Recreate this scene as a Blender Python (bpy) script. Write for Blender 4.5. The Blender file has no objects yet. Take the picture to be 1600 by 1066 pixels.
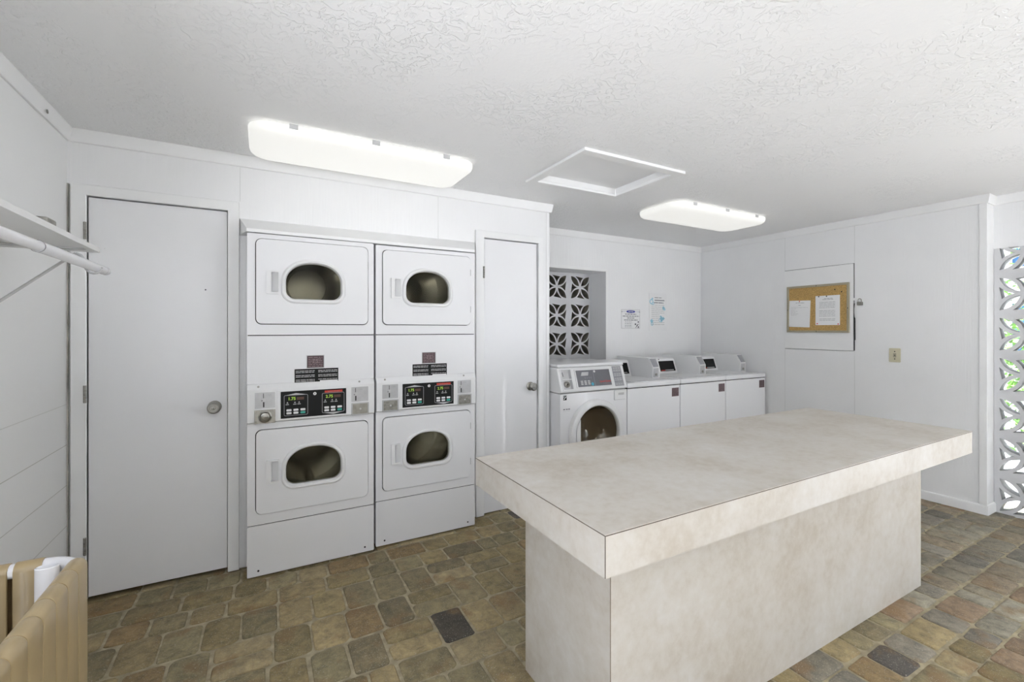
import bpy, bmesh, math, random
from mathutils import Vector, Matrix
from mathutils.geometry import tessellate_polygon
random.seed(7)
SC = bpy.context.scene
COL = SC.collection
PI = math.pi
# ------------------------------------------------------------------ camera
cam_d = bpy.data.cameras.new('camera'); cam = bpy.data.objects.new('camera', cam_d); COL.objects.link(cam)
cam.location = (0, 0, 1.40)
cam.rotation_euler = (PI/2, 0, -math.radians(28.9))
cam_d.sensor_width = 36; cam_d.lens = 706/1600*36
cam_d.shift_y = -(533-515)/1600
cam_d.clip_start = 0.02
SC.camera = cam
# ------------------------------------------------------------------ world, sun, exposure
w = bpy.data.worlds.new('world'); SC.world = w; w.use_nodes = True
bg = w.node_tree.nodes['Background']; bg.inputs[0].default_value = (0.90, 0.96, 1.06, 1); bg.inputs[1].default_value = 2.4
sun_d = bpy.data.lights.new('sun', 'SUN'); sun_d.energy = 34.0; sun_d.angle = math.radians(1.0); sun_d.color = (1, 1, 1)
sun = bpy.data.objects.new('sun', sun_d); COL.objects.link(sun)
sun.rotation_euler = Vector((0, .30, -.85)).to_track_quat('-Z', 'Y').to_euler()
SC.view_settings.view_transform = 'Standard'; SC.view_settings.look = 'None'
SC.view_settings.gamma = 1; SC.view_settings.use_curve_mapping = False
SC.view_settings.exposure = 0.15
LAMP = 0.54
# ------------------------------------------------------------------ materials
def mat(name, col, rough=.5, metal=0, noise=0, nscale=8, bump=0, bscale=60, bstretch=(1,1,1), coat=0, emit=None, estr=0, spec=.5):
    m = bpy.data.materials.new(name); m.use_nodes = True
    nt = m.node_tree; N = nt.nodes; L = nt.links; b = N['Principled BSDF']
    b.inputs['Base Color'].default_value = (*col, 1); b.inputs['Roughness'].default_value = rough
    b.inputs['Metallic'].default_value = metal; b.inputs['Coat Weight'].default_value = coat
    b.inputs['Specular IOR Level'].default_value = spec
    tc = N.new('ShaderNodeTexCoord')
    if noise:
        n = N.new('ShaderNodeTexNoise'); n.inputs['Scale'].default_value = nscale; n.inputs['Detail'].default_value = 6
        L.new(tc.outputs['Object'], n.inputs['Vector'])
        r = N.new('ShaderNodeValToRGB'); r.color_ramp.elements[0].position = .3; r.color_ramp.elements[1].position = .7
        r.color_ramp.elements[0].color = (*[c*(1-noise) for c in col], 1); r.color_ramp.elements[1].color = (*[min(1, c*(1+noise*.5)) for c in col], 1)
        L.new(n.outputs['Fac'], r.inputs['Fac']); L.new(r.outputs['Color'], b.inputs['Base Color'])
    if bump:
        mp = N.new('ShaderNodeMapping'); mp.inputs['Scale'].default_value = bstretch
        L.new(tc.outputs['Object'], mp.inputs['Vector'])
        n2 = N.new('ShaderNodeTexNoise'); n2.inputs['Scale'].default_value = bscale; n2.inputs['Detail'].default_value = 4
        L.new(mp.outputs[0], n2.inputs['Vector'])
        bp = N.new('ShaderNodeBump'); bp.inputs['Strength'].default_value = bump; bp.inputs['Distance'].default_value = .002
        L.new(n2.outputs['Fac'], bp.inputs['Height']); L.new(bp.outputs[0], b.inputs['Normal'])
    if emit:
        b.inputs['Emission Color'].default_value = (*emit, 1); b.inputs['Emission Strength'].default_value = estr
    return m
def node(m, t): return m.node_tree.nodes.new(t)
M = {}
M['wall'] = mat('white_panel_paint', (.88,.88,.88), .55, noise=.02, nscale=3, bump=.7, bscale=12, bstretch=(9,9,.4))
M['trim'] = mat('white_trim_paint', (.89,.89,.885), .45, noise=.02, nscale=5, bump=.1, bscale=40)
M['door'] = mat('white_door_paint', (.85,.85,.86), .4, noise=.02, nscale=2, bump=.05, bscale=60)
M['appl'] = mat('white_appliance_enamel', (.83,.83,.84), .3, noise=.01, nscale=2, coat=.2)
M['appl_plastic'] = mat('white_console_plastic', (.82,.82,.82), .38, noise=.01, nscale=3)
M['gap'] = mat('dark_gap', (.03,.03,.03), .8, noise=.2)
M['corner_shade'] = mat('corner_gap_shade', (.50,.49,.45), .9, noise=.5, nscale=9)
M['grey_plate'] = mat('grey_coin_plate', (.52,.52,.53), .35, metal=.4, noise=.08, nscale=30)
M['steel'] = mat('brushed_steel', (.38,.37,.34), .32, metal=1, noise=.15, nscale=40)
M['steel_dull'] = mat('worn_steel', (.33,.32,.29), .45, metal=.8, noise=.3, nscale=60)
M['drum'] = mat('dryer_drum_steel', (.36,.35,.315), .25, metal=1, noise=.12, nscale=9)
M['drum_dark'] = mat('drum_back_dark', (.12,.11,.09), .45, metal=.5, noise=.2, nscale=12)
M['bowl'] = mat('smoked_brown_bowl', (.13,.095,.06), .12, coat=1)
M['black'] = mat('black_panel', (.008,.008,.008), .5, spec=.25, noise=.1)
M['dgrey'] = mat('dark_grey_panel', (.16,.16,.18), .4, noise=.08)
M['mgrey'] = mat('mid_grey', (.35,.35,.37), .5, noise=.05)
M['lgrey'] = mat('light_grey_print', (.55,.55,.55), .6, noise=.05)
M['white'] = mat('white_print', (.82,.82,.82), .5, noise=.02)
M['green_key'] = mat('green_start_key', (.05,.42,.33), .4, noise=.1)
M['red'] = mat('red_print', (.65,.05,.03), .4, noise=.05)
M['blue'] = mat('blue_print', (.04,.06,.35), .5, noise=.1)
M['ltblue'] = mat('light_blue_print', (.35,.66,.78), .6, noise=.25, nscale=80)
M['teal'] = mat('teal_print', (.1,.45,.6), .5, noise=.1)
M['purple'] = mat('purplish_tag', (.075,.042,.048), .4, noise=.2, nscale=60)
M['pink'] = mat('pinkish_print', (.30,.215,.225), .5, noise=.05)
M['led'] = mat('green_led_digits', (.3,.5,.05), .5, emit=(.6,.85,.12), estr=.32)
M['led_off'] = mat('unlit_digits', (.10,.045,.03), .5, noise=.1)
M['paper'] = mat('white_paper', (.86,.86,.86), .7, noise=.02)
M['ink'] = mat('grey_ink', (.33,.33,.34), .7, noise=.1)
M['cork'] = mat('cork', (.56,.36,.13), .85, noise=.4, nscale=160, bump=.4, bscale=300)
M['cork_frame'] = mat('tan_metal_frame', (.42,.38,.28), .4, metal=.3, noise=.1)
M['almond'] = mat('almond_plastic', (.62,.58,.42), .4, noise=.04)
M['strap'] = mat('beige_vinyl_strap', (.40,.305,.165), .28, noise=.10, nscale=14, coat=.15)
M['white_tube'] = mat('white_coated_tube', (.82,.82,.84), .25, noise=.03)
M['leaf'] = mat('green_leaves', (.12,.26,.05), .6, noise=.6, nscale=3)
M['leaf_light'] = mat('yellow_green_leaves', (.38,.48,.12), .6, noise=.5, nscale=3)
M['bark'] = mat('brown_bark', (.16,.11,.07), .9, noise=.4, nscale=20)
M['stucco'] = mat('white_stucco', (.8,.8,.78), .8, noise=.05, bump=.3, bscale=80)
M['window_blue'] = mat('blue_tinted_glass', (.03,.10,.22), .1, noise=.3, nscale=2)
M['concrete'] = mat('pale_concrete', (.58,.59,.62), .85, noise=.12, nscale=4)
M['dark_box_brown'] = mat('dark_box_olive', (.20,.185,.135), .9, noise=.25, nscale=5)
M['shelf'] = mat('white_laminate_shelf', (.80,.80,.79), .4, noise=.02)
M['lamp_pan'] = mat('white_lamp_pan', (.7,.7,.68), .5, noise=.03)
M['diffuser'] = mat('lamp_diffuser', (.55,.55,.53), .5, noise=.01, emit=(1,.99,.95), estr=LAMP)
M['block'] = mat('white_painted_block', (.66,.66,.67), .6, noise=.03, nscale=12, bump=.25, bscale=90)
def glass(name, tint, alpha=.35, rough=.03):
    m = bpy.data.materials.new(name); m.use_nodes = True; nt = m.node_tree; N = nt.nodes; L = nt.links
    N.remove(N['Principled BSDF']); out = N['Material Output']
    tr = N.new('ShaderNodeBsdfTransparent'); tr.inputs[0].default_value = (*tint, 1)
    gl = N.new('ShaderNodeBsdfGlossy'); gl.inputs['Roughness'].default_value = rough
    lw = N.new('ShaderNodeLayerWeight'); lw.inputs[0].default_value = alpha
    mx = N.new('ShaderNodeMixShader'); L.new(lw.outputs['Fresnel'], mx.inputs[0]); L.new(tr.outputs[0], mx.inputs[1]); L.new(gl.outputs[0], mx.inputs[2])
    L.new(mx.outputs[0], out.inputs[0]); return m
M['glass'] = glass('tinted_door_glass', (.84,.83,.78), .16)

def m_ceiling():
    m = mat('knockdown_ceiling_plaster', (.91,.91,.91), .65)
    nt = m.node_tree; N = nt.nodes; L = nt.links; b = N['Principled BSDF']
    tc = N.new('ShaderNodeTexCoord')
    n0 = N.new('ShaderNodeTexNoise'); n0.inputs['Scale'].default_value = 2.2; n0.inputs['Detail'].default_value = 3
    L.new(tc.outputs['Object'], n0.inputs['Vector'])
    patch = N.new('ShaderNodeMapRange'); patch.inputs[1].default_value = .36; patch.inputs[2].default_value = .60
    L.new(n0.outputs['Fac'], patch.inputs[0])
    n1 = N.new('ShaderNodeTexNoise'); n1.inputs['Scale'].default_value = 24; n1.inputs['Detail'].default_value = 6; n1.inputs['Distortion'].default_value = 1.2
    L.new(tc.outputs['Object'], n1.inputs['Vector'])
    r1 = N.new('ShaderNodeMapRange'); r1.inputs[1].default_value = .47; r1.inputs[2].default_value = .53
    L.new(n1.outputs['Fac'], r1.inputs[0])
    n2 = N.new('ShaderNodeTexNoise'); n2.inputs['Scale'].default_value = 60; n2.inputs['Detail'].default_value = 4
    L.new(tc.outputs['Object'], n2.inputs['Vector'])
    mu = N.new('ShaderNodeMath'); mu.operation = 'MULTIPLY'; L.new(r1.outputs[0], mu.inputs[0]); L.new(patch.outputs[0], mu.inputs[1])
    ad = N.new('ShaderNodeMath'); ad.operation = 'MULTIPLY_ADD'; L.new(n2.outputs['Fac'], ad.inputs[0]); ad.inputs[1].default_value = .35; L.new(mu.outputs[0], ad.inputs[2])
    bp = N.new('ShaderNodeBump'); bp.inputs['Strength'].default_value = .6; bp.inputs['Distance'].default_value = .0045
    L.new(ad.outputs[0], bp.inputs['Height']); L.new(bp.outputs[0], b.inputs['Normal'])
    return m
M['ceiling'] = m_ceiling()

def m_blockwall():   # painted block courses, faint joints
    m = mat('painted_block_wall', (.88,.88,.87), .55)
    nt = m.node_tree; N = nt.nodes; L = nt.links; b = N['Principled BSDF']
    tc = N.new('ShaderNodeTexCoord'); sp = N.new('ShaderNodeSeparateXYZ'); L.new(tc.outputs['Object'], sp.inputs[0])
    cb = N.new('ShaderNodeCombineXYZ'); L.new(sp.outputs['Y'], cb.inputs['X']); L.new(sp.outputs['Z'], cb.inputs['Y'])
    br = N.new('ShaderNodeTexBrick'); L.new(cb.outputs[0], br.inputs['Vector'])
    br.inputs['Scale'].default_value = 1; br.inputs['Brick Width'].default_value = 90; br.offset = 0; br.inputs['Row Height'].default_value = .2045
    br.inputs['Mortar Size'].default_value = .0022; br.inputs['Mortar Smooth'].default_value = .4
    br.inputs['Color1'].default_value = (.88,.88,.87,1); br.inputs['Color2'].default_value = (.88,.88,.87,1); br.inputs['Mortar'].default_value = (.58,.57,.53,1)
    # joints are painted over above 1.05 m
    g = N.new('ShaderNodeMapRange'); g.inputs[1].default_value = 1.1; g.inputs[2].default_value = .95; L.new(sp.outputs['Z'], g.inputs[0])
    mx = N.new('ShaderNodeMix'); mx.data_type = 'RGBA'; mx.inputs[6].default_value = (.88,.88,.87,1)
    L.new(g.outputs[0], mx.inputs[0]); L.new(br.outputs['Color'], mx.inputs[7]); L.new(mx.outputs[2], b.inputs['Base Color'])
    n2 = N.new('ShaderNodeTexNoise'); n2.inputs['Scale'].default_value = 25; L.new(tc.outputs['Object'], n2.inputs['Vector'])
    bp = N.new('ShaderNodeBump'); bp.inputs['Strength'].default_value = .12; bp.inputs['Distance'].default_value = .003
    L.new(n2.outputs['Fac'], bp.inputs['Height']); L.new(bp.outputs[0], b.inputs['Normal'])
    return m
M['blockwall'] = m_blockwall()

def m_laminate():
    m = mat('beige_stone_laminate', (.60,.54,.47), .42)
    nt = m.node_tree; N = nt.nodes; L = nt.links; b = N['Principled BSDF']
    tc = N.new('ShaderNodeTexCoord')
    def nz(s, d, rg=None):
        n = N.new('ShaderNodeTexNoise'); n.inputs['Scale'].default_value = s; n.inputs['Detail'].default_value = d; n.inputs['Roughness'].default_value = .65
        L.new(tc.outputs['Object'], n.inputs['Vector']); return n
    a = nz(2.5, 5); c = nz(26, 6)
    ad = N.new('ShaderNodeMath'); ad.operation = 'MULTIPLY_ADD'; L.new(c.outputs['Fac'], ad.inputs[0]); ad.inputs[1].default_value = .5
    L.new(a.outputs['Fac'], ad.inputs[2])
    r = N.new('ShaderNodeValToRGB'); E = r.color_ramp.elements
    E[0].position = .52; E[0].color = (.49,.435,.36,1); E[1].position = .98; E[1].color = (.65,.625,.585,1)
    e = E.new(.74); e.color = (.585,.545,.485,1)
    L.new(ad.outputs[0], r.inputs['Fac']); L.new(r.outputs['Color'], b.inputs['Base Color'])
    return m
M['laminate'] = m_laminate()

def m_paver():
    m = mat('tumbled_clay_paver', (.25,.2,.13), .75)
    nt = m.node_tree; N = nt.nodes; L = nt.links; b = N['Principled BSDF']
    at = N.new('ShaderNodeVertexColor'); at.layer_name = 'tone'
    tc = N.new('ShaderNodeTexCoord')
    n = N.new('ShaderNodeTexNoise'); n.inputs['Scale'].default_value = 16; n.inputs['Detail'].default_value = 9; n.inputs['Roughness'].default_value = .8; n.inputs['Distortion'].default_value = .4
    L.new(tc.outputs['Object'], n.inputs['Vector'])
    r = N.new('ShaderNodeValToRGB'); E = r.color_ramp.elements
    E[0].position = .34; E[0].color = (.55,.56,.58,1); E[1].position = .66; E[1].color = (1.32,1.28,1.2,1)
    L.new(n.outputs['Fac'], r.inputs['Fac'])
    mx = N.new('ShaderNodeMix'); mx.data_type = 'RGBA'; mx.blend_type = 'MULTIPLY'; mx.inputs[0].default_value = 1
    L.new(at.outputs['Color'], mx.inputs[6]); L.new(r.outputs['Color'], mx.inputs[7])
    # rusty stains
    n3 = N.new('ShaderNodeTexNoise'); n3.inputs['Scale'].default_value = 6; n3.inputs['Detail'].default_value = 5; L.new(tc.outputs['Object'], n3.inputs['Vector'])
    mr = N.new('ShaderNodeMapRange'); mr.inputs[1].default_value = .56; mr.inputs[2].default_value = .68; mr.inputs[4].default_value = .65
    L.new(n3.outputs['Fac'], mr.inputs[0])
    m2 = N.new('ShaderNodeMix'); m2.data_type = 'RGBA'; L.new(mr.outputs[0], m2.inputs[0]); L.new(mx.outputs[2], m2.inputs[6]); m2.inputs[7].default_value = (.24,.145,.065,1)
    # light specks
    n4 = N.new('ShaderNodeTexNoise'); n4.inputs['Scale'].default_value = 170; n4.inputs['Detail'].default_value = 2; L.new(tc.outputs['Object'], n4.inputs['Vector'])
    mr4 = N.new('ShaderNodeMapRange'); mr4.inputs[1].default_value = .62; mr4.inputs[2].default_value = .68; mr4.inputs[4].default_value = .5
    L.new(n4.outputs['Fac'], mr4.inputs[0])
    m3 = N.new('ShaderNodeMix'); m3.data_type = 'RGBA'; L.new(mr4.outputs[0], m3.inputs[0]); L.new(m2.outputs[2], m3.inputs[6]); m3.inputs[7].default_value = (.5,.46,.38,1)
    L.new(m3.outputs[2], b.inputs['Base Color'])
    n2 = N.new('ShaderNodeTexNoise'); n2.inputs['Scale'].default_value = 45; n2.inputs['Detail'].default_value = 5; L.new(tc.outputs['Object'], n2.inputs['Vector'])
    bp = N.new('ShaderNodeBump'); bp.inputs['Strength'].default_value = .5; bp.inputs['Distance'].default_value = .004
    L.new(n2.outputs['Fac'], bp.inputs['Height']); L.new(bp.outputs[0], b.inputs['Normal'])
    return m
M['paver'] = m_paver()
M['mortar'] = mat('sandy_mortar', (.42,.36,.24), .9, noise=.35, nscale=25, bump=.5, bscale=120)

# ------------------------------------------------------------------ mesh builder
class MB:
    def __init__(s): s.v = []; s.f = []; s.mi = []; s.mats = []; s.cur = 0
    def use(s, m):
        if m not in s.mats: s.mats.append(m)
        s.cur = s.mats.index(m); return s
    def add(s, vs, fs):
        o = len(s.v); s.v += [tuple(v) for v in vs]
        for f in fs: s.f.append([i+o for i in f]); s.mi.append(s.cur)
        return s
    def box(s, a, b):
        x0,y0,z0 = [min(p,q) for p,q in zip(a,b)]; x1,y1,z1 = [max(p,q) for p,q in zip(a,b)]
        return s.add([(x0,y0,z0),(x1,y0,z0),(x1,y1,z0),(x0,y1,z0),(x0,y0,z1),(x1,y0,z1),(x1,y1,z1),(x0,y1,z1)],
              [(0,3,2,1),(4,5,6,7),(0,1,5,4),(1,2,6,5),(2,3,7,6),(3,0,4,7)])
    def plate(s, loops, d0, d1, mp):          # loops[0] outer, rest holes; mp(a,b,d)->xyz
        pl = [[Vector((p[0],p[1],0)) for p in l] for l in loops]
        tris = tessellate_polygon(pl); flat = [p for l in loops for p in l]; n = len(flat)
        vs = [mp(p[0],p[1],d0) for p in flat]+[mp(p[0],p[1],d1) for p in flat]
        fs = []
        for t in tris:
            fs.append(tuple(t)); fs.append(tuple(i+n for i in reversed(t)))
        o = 0
        for l in loops:
            k = len(l)
            for i in range(k):
                j = (i+1) % k; fs.append((o+i, o+j, o+j+n, o+i+n))
            o += k
        return s.add(vs, fs)
    def loft(s, rings, closed=True, caps=True):
        vs = [p for r in rings for p in r]; k = len(rings[0]); fs = []
        for a in range(len(rings)-1):
            for i in range(k if closed else k-1):
                j = (i+1) % k; fs.append((a*k+i, a*k+j, (a+1)*k+j, (a+1)*k+i))
        if caps:
            fs.append(tuple(reversed(range(k)))); fs.append(tuple(range((len(rings)-1)*k, len(rings)*k)))
        return s.add(vs, fs)
    def tube(s, path, r, n=14, caps=True, ry=None, up=(0,0,1)):
        P = [Vector(p) for p in path]; rings = []
        for i,p in enumerate(P):
            t = ((P[min(i+1,len(P)-1)]-P[i]).normalized()+(P[i]-P[max(i-1,0)]).normalized()).normalized()
            u = Vector(up)
            if abs(t.dot(u)) > .95: u = Vector((1,0,0))
            a = t.cross(u).normalized(); b = a.cross(t).normalized()
            rr = r[i] if isinstance(r,(list,tuple)) else r
            rings.append([tuple(p+a*math.cos(2*PI*k/n)*rr+b*math.sin(2*PI*k/n)*(ry or rr)) for k in range(n)])
        return s.loft(rings, caps=caps)
    def lathe(s, prof, origin, axis='y', n=32, caps=False):   # prof: (r, h) ; axis direction
        o = Vector(origin); rings = []
        for r,h in prof:
            ring = []
            for k in range(n):
                c, q = math.cos(2*PI*k/n)*r, math.sin(2*PI*k/n)*r
                if axis == 'y': v = (c, h, q)
                elif axis == 'x': v = (h, c, q)
                else: v = (c, q, h)
                ring.append(tuple(o+Vector(v)))
            rings.append(ring)
        return s.loft(rings, caps=caps)
    def build(s, name, m=None, parent=None, smooth=False, bevel=0, seg=2, angle=35):
        me = bpy.data.meshes.new(name); me.from_pydata(s.v, [], s.f)
        if m: me.materials.append(m)
        else:
            for q in s.mats: me.materials.append(q)
            me.polygons.foreach_set('material_index', s.mi)
        bm = bmesh.new(); bm.from_mesh(me); bmesh.ops.recalc_face_normals(bm, faces=bm.faces); bm.to_mesh(me); bm.free()
        o = bpy.data.objects.new(name, me); COL.objects.link(o)
        if parent: o.parent = parent
        if smooth or bevel:
            me.polygons.foreach_set('use_smooth', [True]*len(me.polygons))
            e = o.modifiers.new('b', 'BEVEL') if bevel else None
            if e: e.width = bevel; e.segments = seg; e.limit_method = 'ANGLE'; e.angle_limit = math.radians(30); wn = o.modifiers.new('w', 'WEIGHTED_NORMAL') if e else None
            if not bevel: me.set_sharp_from_angle(angle=math.radians(angle))
        return o
def box(name, a, b, m, parent=None, bevel=0): return MB().box(a, b).build(name, m, parent, bevel=bevel)
def empty(name, loc=(0,0,0)):
    o = bpy.data.objects.new(name, None); COL.objects.link(o); o.location = loc; o.empty_display_size = .05; return o
cork_label='tan framed cork board with two papers on the right wall'
def tag(o, label=None, cat=None, group=None, kind=None):
    if label: o['label'] = label
    if cat: o['category'] = cat
    if group: o['group'] = group
    if kind: o['kind'] = kind
    return o
def struct(o): o['kind'] = 'structure'; return o
def kids(o): return [c for c in COL.objects if c.parent == o]
def copy_tree(o, parent=None):
    c = o.copy(); COL.objects.link(c); c.parent = parent
    for ch in kids(o): copy_tree(ch, c)
    return c
def circ(cx, cy, r, n=32, a0=0, a1=2*PI): return [(cx+r*math.cos(a0+(a1-a0)*i/n), cy+r*math.sin(a0+(a1-a0)*i/n)) for i in range(n)]
def rrect(x0, y0, x1, y1, r, n=6):
    p = []
    for cx,cy,a in ((x1-r,y0+r,-PI/2),(x1-r,y1-r,0),(x0+r,y1-r,PI/2),(x0+r,y0+r,PI)):
        for i in range(n+1): p.append((cx+r*math.cos(a+PI/2*i/n), cy+r*math.sin(a+PI/2*i/n)))
    return p
XZ = lambda y0=0: (lambda a,b,d: (a, y0+d, b))
def text(body, size, align='CENTER', bold=0):
    c = bpy.data.curves.new('t', 'FONT'); c.body = body; c.size = size; c.align_x = align; c.align_y = 'CENTER'; c.resolution_u = 2; c.offset = bold
    o = bpy.data.objects.new('t', c); COL.objects.link(o); bpy.context.view_layer.update()
    dg = bpy.context.evaluated_depsgraph_get(); me = bpy.data.meshes.new_from_object(o.evaluated_get(dg))
    vs = [tuple(v.co) for v in me.vertices]; fs = [tuple(p.vertices) for p in me.polygons]
    bpy.data.objects.remove(o); bpy.data.curves.remove(c); bpy.data.meshes.remove(me)
    return vs, fs
def add_text(mb, body, x, z, size, mp, align='CENTER', bold=0, d=0):
    vs, fs = text(body, size, align, bold); mb.add([mp(x+v[0], z+v[1], d) for v in vs], fs)
def lines(mb, x0, x1, z, h, mp, d, rnd, gap=.012, word=(.012,.035)):   # a row of small printed words too blurred to read
    x = x0
    while x < x1:
        wl = min(rnd.uniform(*word), x1-x)
        mb.plate([[(x,z),(x+wl,z),(x+wl,z+h),(x,z+h)]], d, d-.0004, mp); x += wl+gap
# ------------------------------------------------------------------ ROOM
H = 2.42; XL, XR = -.865, 4.78; YA, YB = 3.09, 3.79; XE = 2.055; YF = -2.4; XS = 4.93
# ceiling with hatch well
hx0,hx1,hy0,hy1 = 1.635,2.325,2.07,2.60
c = MB()
XY = lambda a,b,d: (a,b,d)
c.plate([[(XL-.1,YF),(XS+.1,YF),(XS+.1,YB+.35),(XL-.1,YB+.35)], [(hx0-.012,hy0-.012),(hx1+.012,hy0-.012),(hx1+.012,hy1+.012),(hx0-.012,hy1+.012)]], H, H+.08, XY)
struct(c.build('ceiling', M['ceiling']))
# walls
struct(MB().box((XL-.12,.75,0),(XL,YB,H)).box((XL-.12,YF,2.15),(XL,.75,H)).build('wall_left', M['blockwall']))  # unseen opening under the near header, added to let in fill daylight
b = MB()
dz1, dx10, dx11 = 2.09, -.795, -.170      # left door opening
dz2, dx20, dx21 = 2.095, 1.452, 1.945
ox0, ox1, oz = -.0785, 1.3265, 1.955         # dryer alcove
XZA = lambda a,bb,d: (a, d, bb)
b.plate([[(XL,0),(dx10,0),(dx10,dz1),(dx11,dz1),(dx11,0),(ox0,0),(ox0,oz),(ox1,oz),(ox1,0),(dx20,0),(dx20,dz2),(dx21,dz2),(dx21,0),(XE,0),(XE,H),(XL,H)]], YA, YA+.05, XZA)
b.box((XE-.05,YA+.05,0),(XE,YB,H))
struct(b.build('wall_closet', M['wall']))
# back wall with niche opening
nx0,nx1,nz0,nz1 = 2.40,3.25,.72,2.025
b = MB().plate([[(XE,0),(XR+.1,0),(XR+.1,H),(XE,H)], [(nx0,nz0),(nx1,nz0),(nx1,nz1),(nx0,nz1)]], YB, YB+.28, XZA)
struct(b.build('wall_back', M['wall']))
# right wall, column return, header over the block screen
b = MB().box((XR,1.255,0),(XR+.12,YB+.28,H)).box((XR+.12,1.255,0),(XS+.1,1.35,H))
struct(b.build('wall_right', M['wall']))
struct(box('wall_header', (XS,YF,2.02), (XS+.1,1.255,H), M['wall']))
b = MB().box((XL-.12,YF-.12,0),(4.0,YF,H)).box((4.0,YF-.12,2.10),(XS+.1,YF,H))  # unseen rear opening, placed and sized for the daylight it gives
struct(b.build('wall_rear', M['blockwall']))
# panel seams: thin recessed-looking battens left as fine grooves
g = MB()
for y in (2.7535, 2.121): g.box((XR-.0012,y-.0015,.07),(XR+.001,y+.0015,2.355))
struct(g.build('trim_seam_shadow', mat('seam_shadow_paint', (.72,.72,.71), .7, noise=.1)))
g = MB(); g.box((-.117,YA-.0012,2.15),(-.114,YA+.001,2.35)); g.box((1.10,YA-.0012,2.05),(1.103,YA+.001,2.35)); g.box((XE-.032,YA-.0015,0),(XE-.029,YA+.001,2.35))
struct(g.build('trim_seam_shadow_b', mat('seam_shadow_paint_b', (.74,.74,.73), .7, noise=.1)))
struct(box('trim_corner_shade', (XL,YA-.01,0), (XL+.0065,YA,2.14), M['corner_shade']))  # dark strip standing in for the shade of the corner gap
# crown boards (each run its own)
def crown(n, prof_pts, p0, p1, nrm, ext0=0, ext1=0):
    p0 = Vector(p0); p1 = Vector(p1); t = (p1-p0).normalized(); nn = Vector(nrm)
    r0 = [tuple(p0 - t*ext0*a + nn*a + Vector((0,0,z))) for a,z in prof_pts]
    r1 = [tuple(p1 + t*ext1*a + nn*a + Vector((0,0,z))) for a,z in prof_pts]
    return struct(MB().loft([r0,r1]).build(n, M['trim'], bevel=.001))
P = [(0,H-.066),(.010,H-.066),(.016,H-.058),(.024,H-.012),(.024,H),(0,H)]
crown('trim_1', P, (XL,YF,0), (XL,YA,0), (1,0,0), 0, -1)
crown('trim_2', P, (XL,YA,0), (XE,YA,0), (0,-1,0), -1, 1)
crown('trim_3', P, (XE,YB,0), (XR,YB,0), (0,-1,0), 0, -1)
crown('trim_4', P, (XR,1.255,0), (XR,YB,0), (-1,0,0), 1, -1)
crown('trim_8', P, (XE,YA,0), (XE,YB,0), (1,0,0), 1, -1)
crown('trim_9', P, (XR,1.255,0), (XS,1.255,0), (0,-1,0), 1, -1)
crown('trim_10', P, (XS,YF,0), (XS,1.255,0), (-1,0,0), 0, -1)
# column corner trim
struct(box('trim_11', (XR-.010,1.248,.07), (XR,1.292,H-.066), M['trim'], bevel=.002))
# baseboards
BP = [(0,0),(.014,0),(.014,.06),(.008,.072),(0,.072)]
crown('baseboard_right', BP, (XR,1.255,0), (XR,2.90,0), (-1,0,0), 1, 0)
crown('baseboard_column', BP, (XR,1.255,0), (XS+.03,1.255,0), (0,-1,0), 1, 0)
# wall stud holes and old drill holes
tag(struct(MB().lathe([(.009,0),(.009,.003),(.0,.003)], (XL+.0235,2.765,2.372),'x',12).build('trim_12', M['steel_dull'])))
# hatch frame + well + panel
f = MB(); o_=.062
def frame_xy(mb, x0,x1,y0,y1,w_,z0,z1): mb.plate([[(x0-w_,y0-w_),(x1+w_,y0-w_),(x1+w_,y1+w_),(x0-w_,y1+w_)],[(x0,y0),(x1,y0),(x1,y1),(x0,y1)]], z0, z1, XY)
frame_xy(f, hx0,hx1,hy0,hy1,o_,H-.018,H-.0002)
fr = f.build('trim_13', M['trim'], bevel=.003); struct(fr)
f = MB(); frame_xy(f, hx0,hx1,hy0,hy1,.011,H,H+.09); struct(f.build('trim_14', M['trim']))
hp = box('ceiling_hatch', (hx0+.001,hy0+.001,H+.038),(hx1-.001,hy1-.001,H+.052), M['wall'])
tag(hp, 'white square attic hatch panel recessed in the ceiling between the two lamps', 'hatch')
# door casings
def casing(n, x0,x1,zt,w_, y0, y1, xl=None, xr=None):
    b = MB().plate([[(x0-w_ if xl is None else xl,0),(x0,0),(x0,zt),(x1,zt),(x1,0),(x1+w_ if xr is None else xr,0),(x1+w_ if xr is None else xr,zt+w_),(x0-w_ if xl is None else xl,zt+w_)]], y0, y1, XZA)
    return struct(b.build(n, M['trim'], bevel=.004))
casing('trim_15', dx10+.006, dx11-.006, dz1-.003, .055, YA-.02, YA-.0005, xl=-.850, xr=-.119)
casing('trim_16', dx20+.006, dx21-.004, dz2-.003, .052, YA-.02, YA-.0005, xl=1.39, xr=1.985)
struct(MB().box((dx10-.012,YA+.05,0),(dx10,YA+.10,dz1)).box((dx11,YA+.05,0),(dx11+.012,YA+.10,dz1)).box((dx10,YA+.05,dz1),(dx11,YA+.10,dz1+.012)).box((dx10,YA+.10,0),(dx11,YA+.12,dz1)).build('trim_17', M['gap']))
struct(MB().box((dx20-.012,YA+.05,0),(dx20,YA+.10,dz2)).box((dx21,YA+.05,0),(dx21+.012,YA+.10,dz2)).box((dx20,YA+.05,dz2),(dx21,YA+.10,dz2+.012)).box((dx20,YA+.10,0),(dx21,YA+.12,dz2)).build('trim_18', M['gap']))
# alcove box behind dryers
struct(MB().box((ox0-.02,YA+.05,0),(ox0,YB,oz)).box((ox1,YA+.05,0),(ox1+.02,YB,oz)).box((ox0,YB-.02,0),(ox1,YB,oz)).box((ox0,YA+.05,oz),(ox1,YB,oz+.02)).build('wall_alcove', M['wall']))
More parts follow.
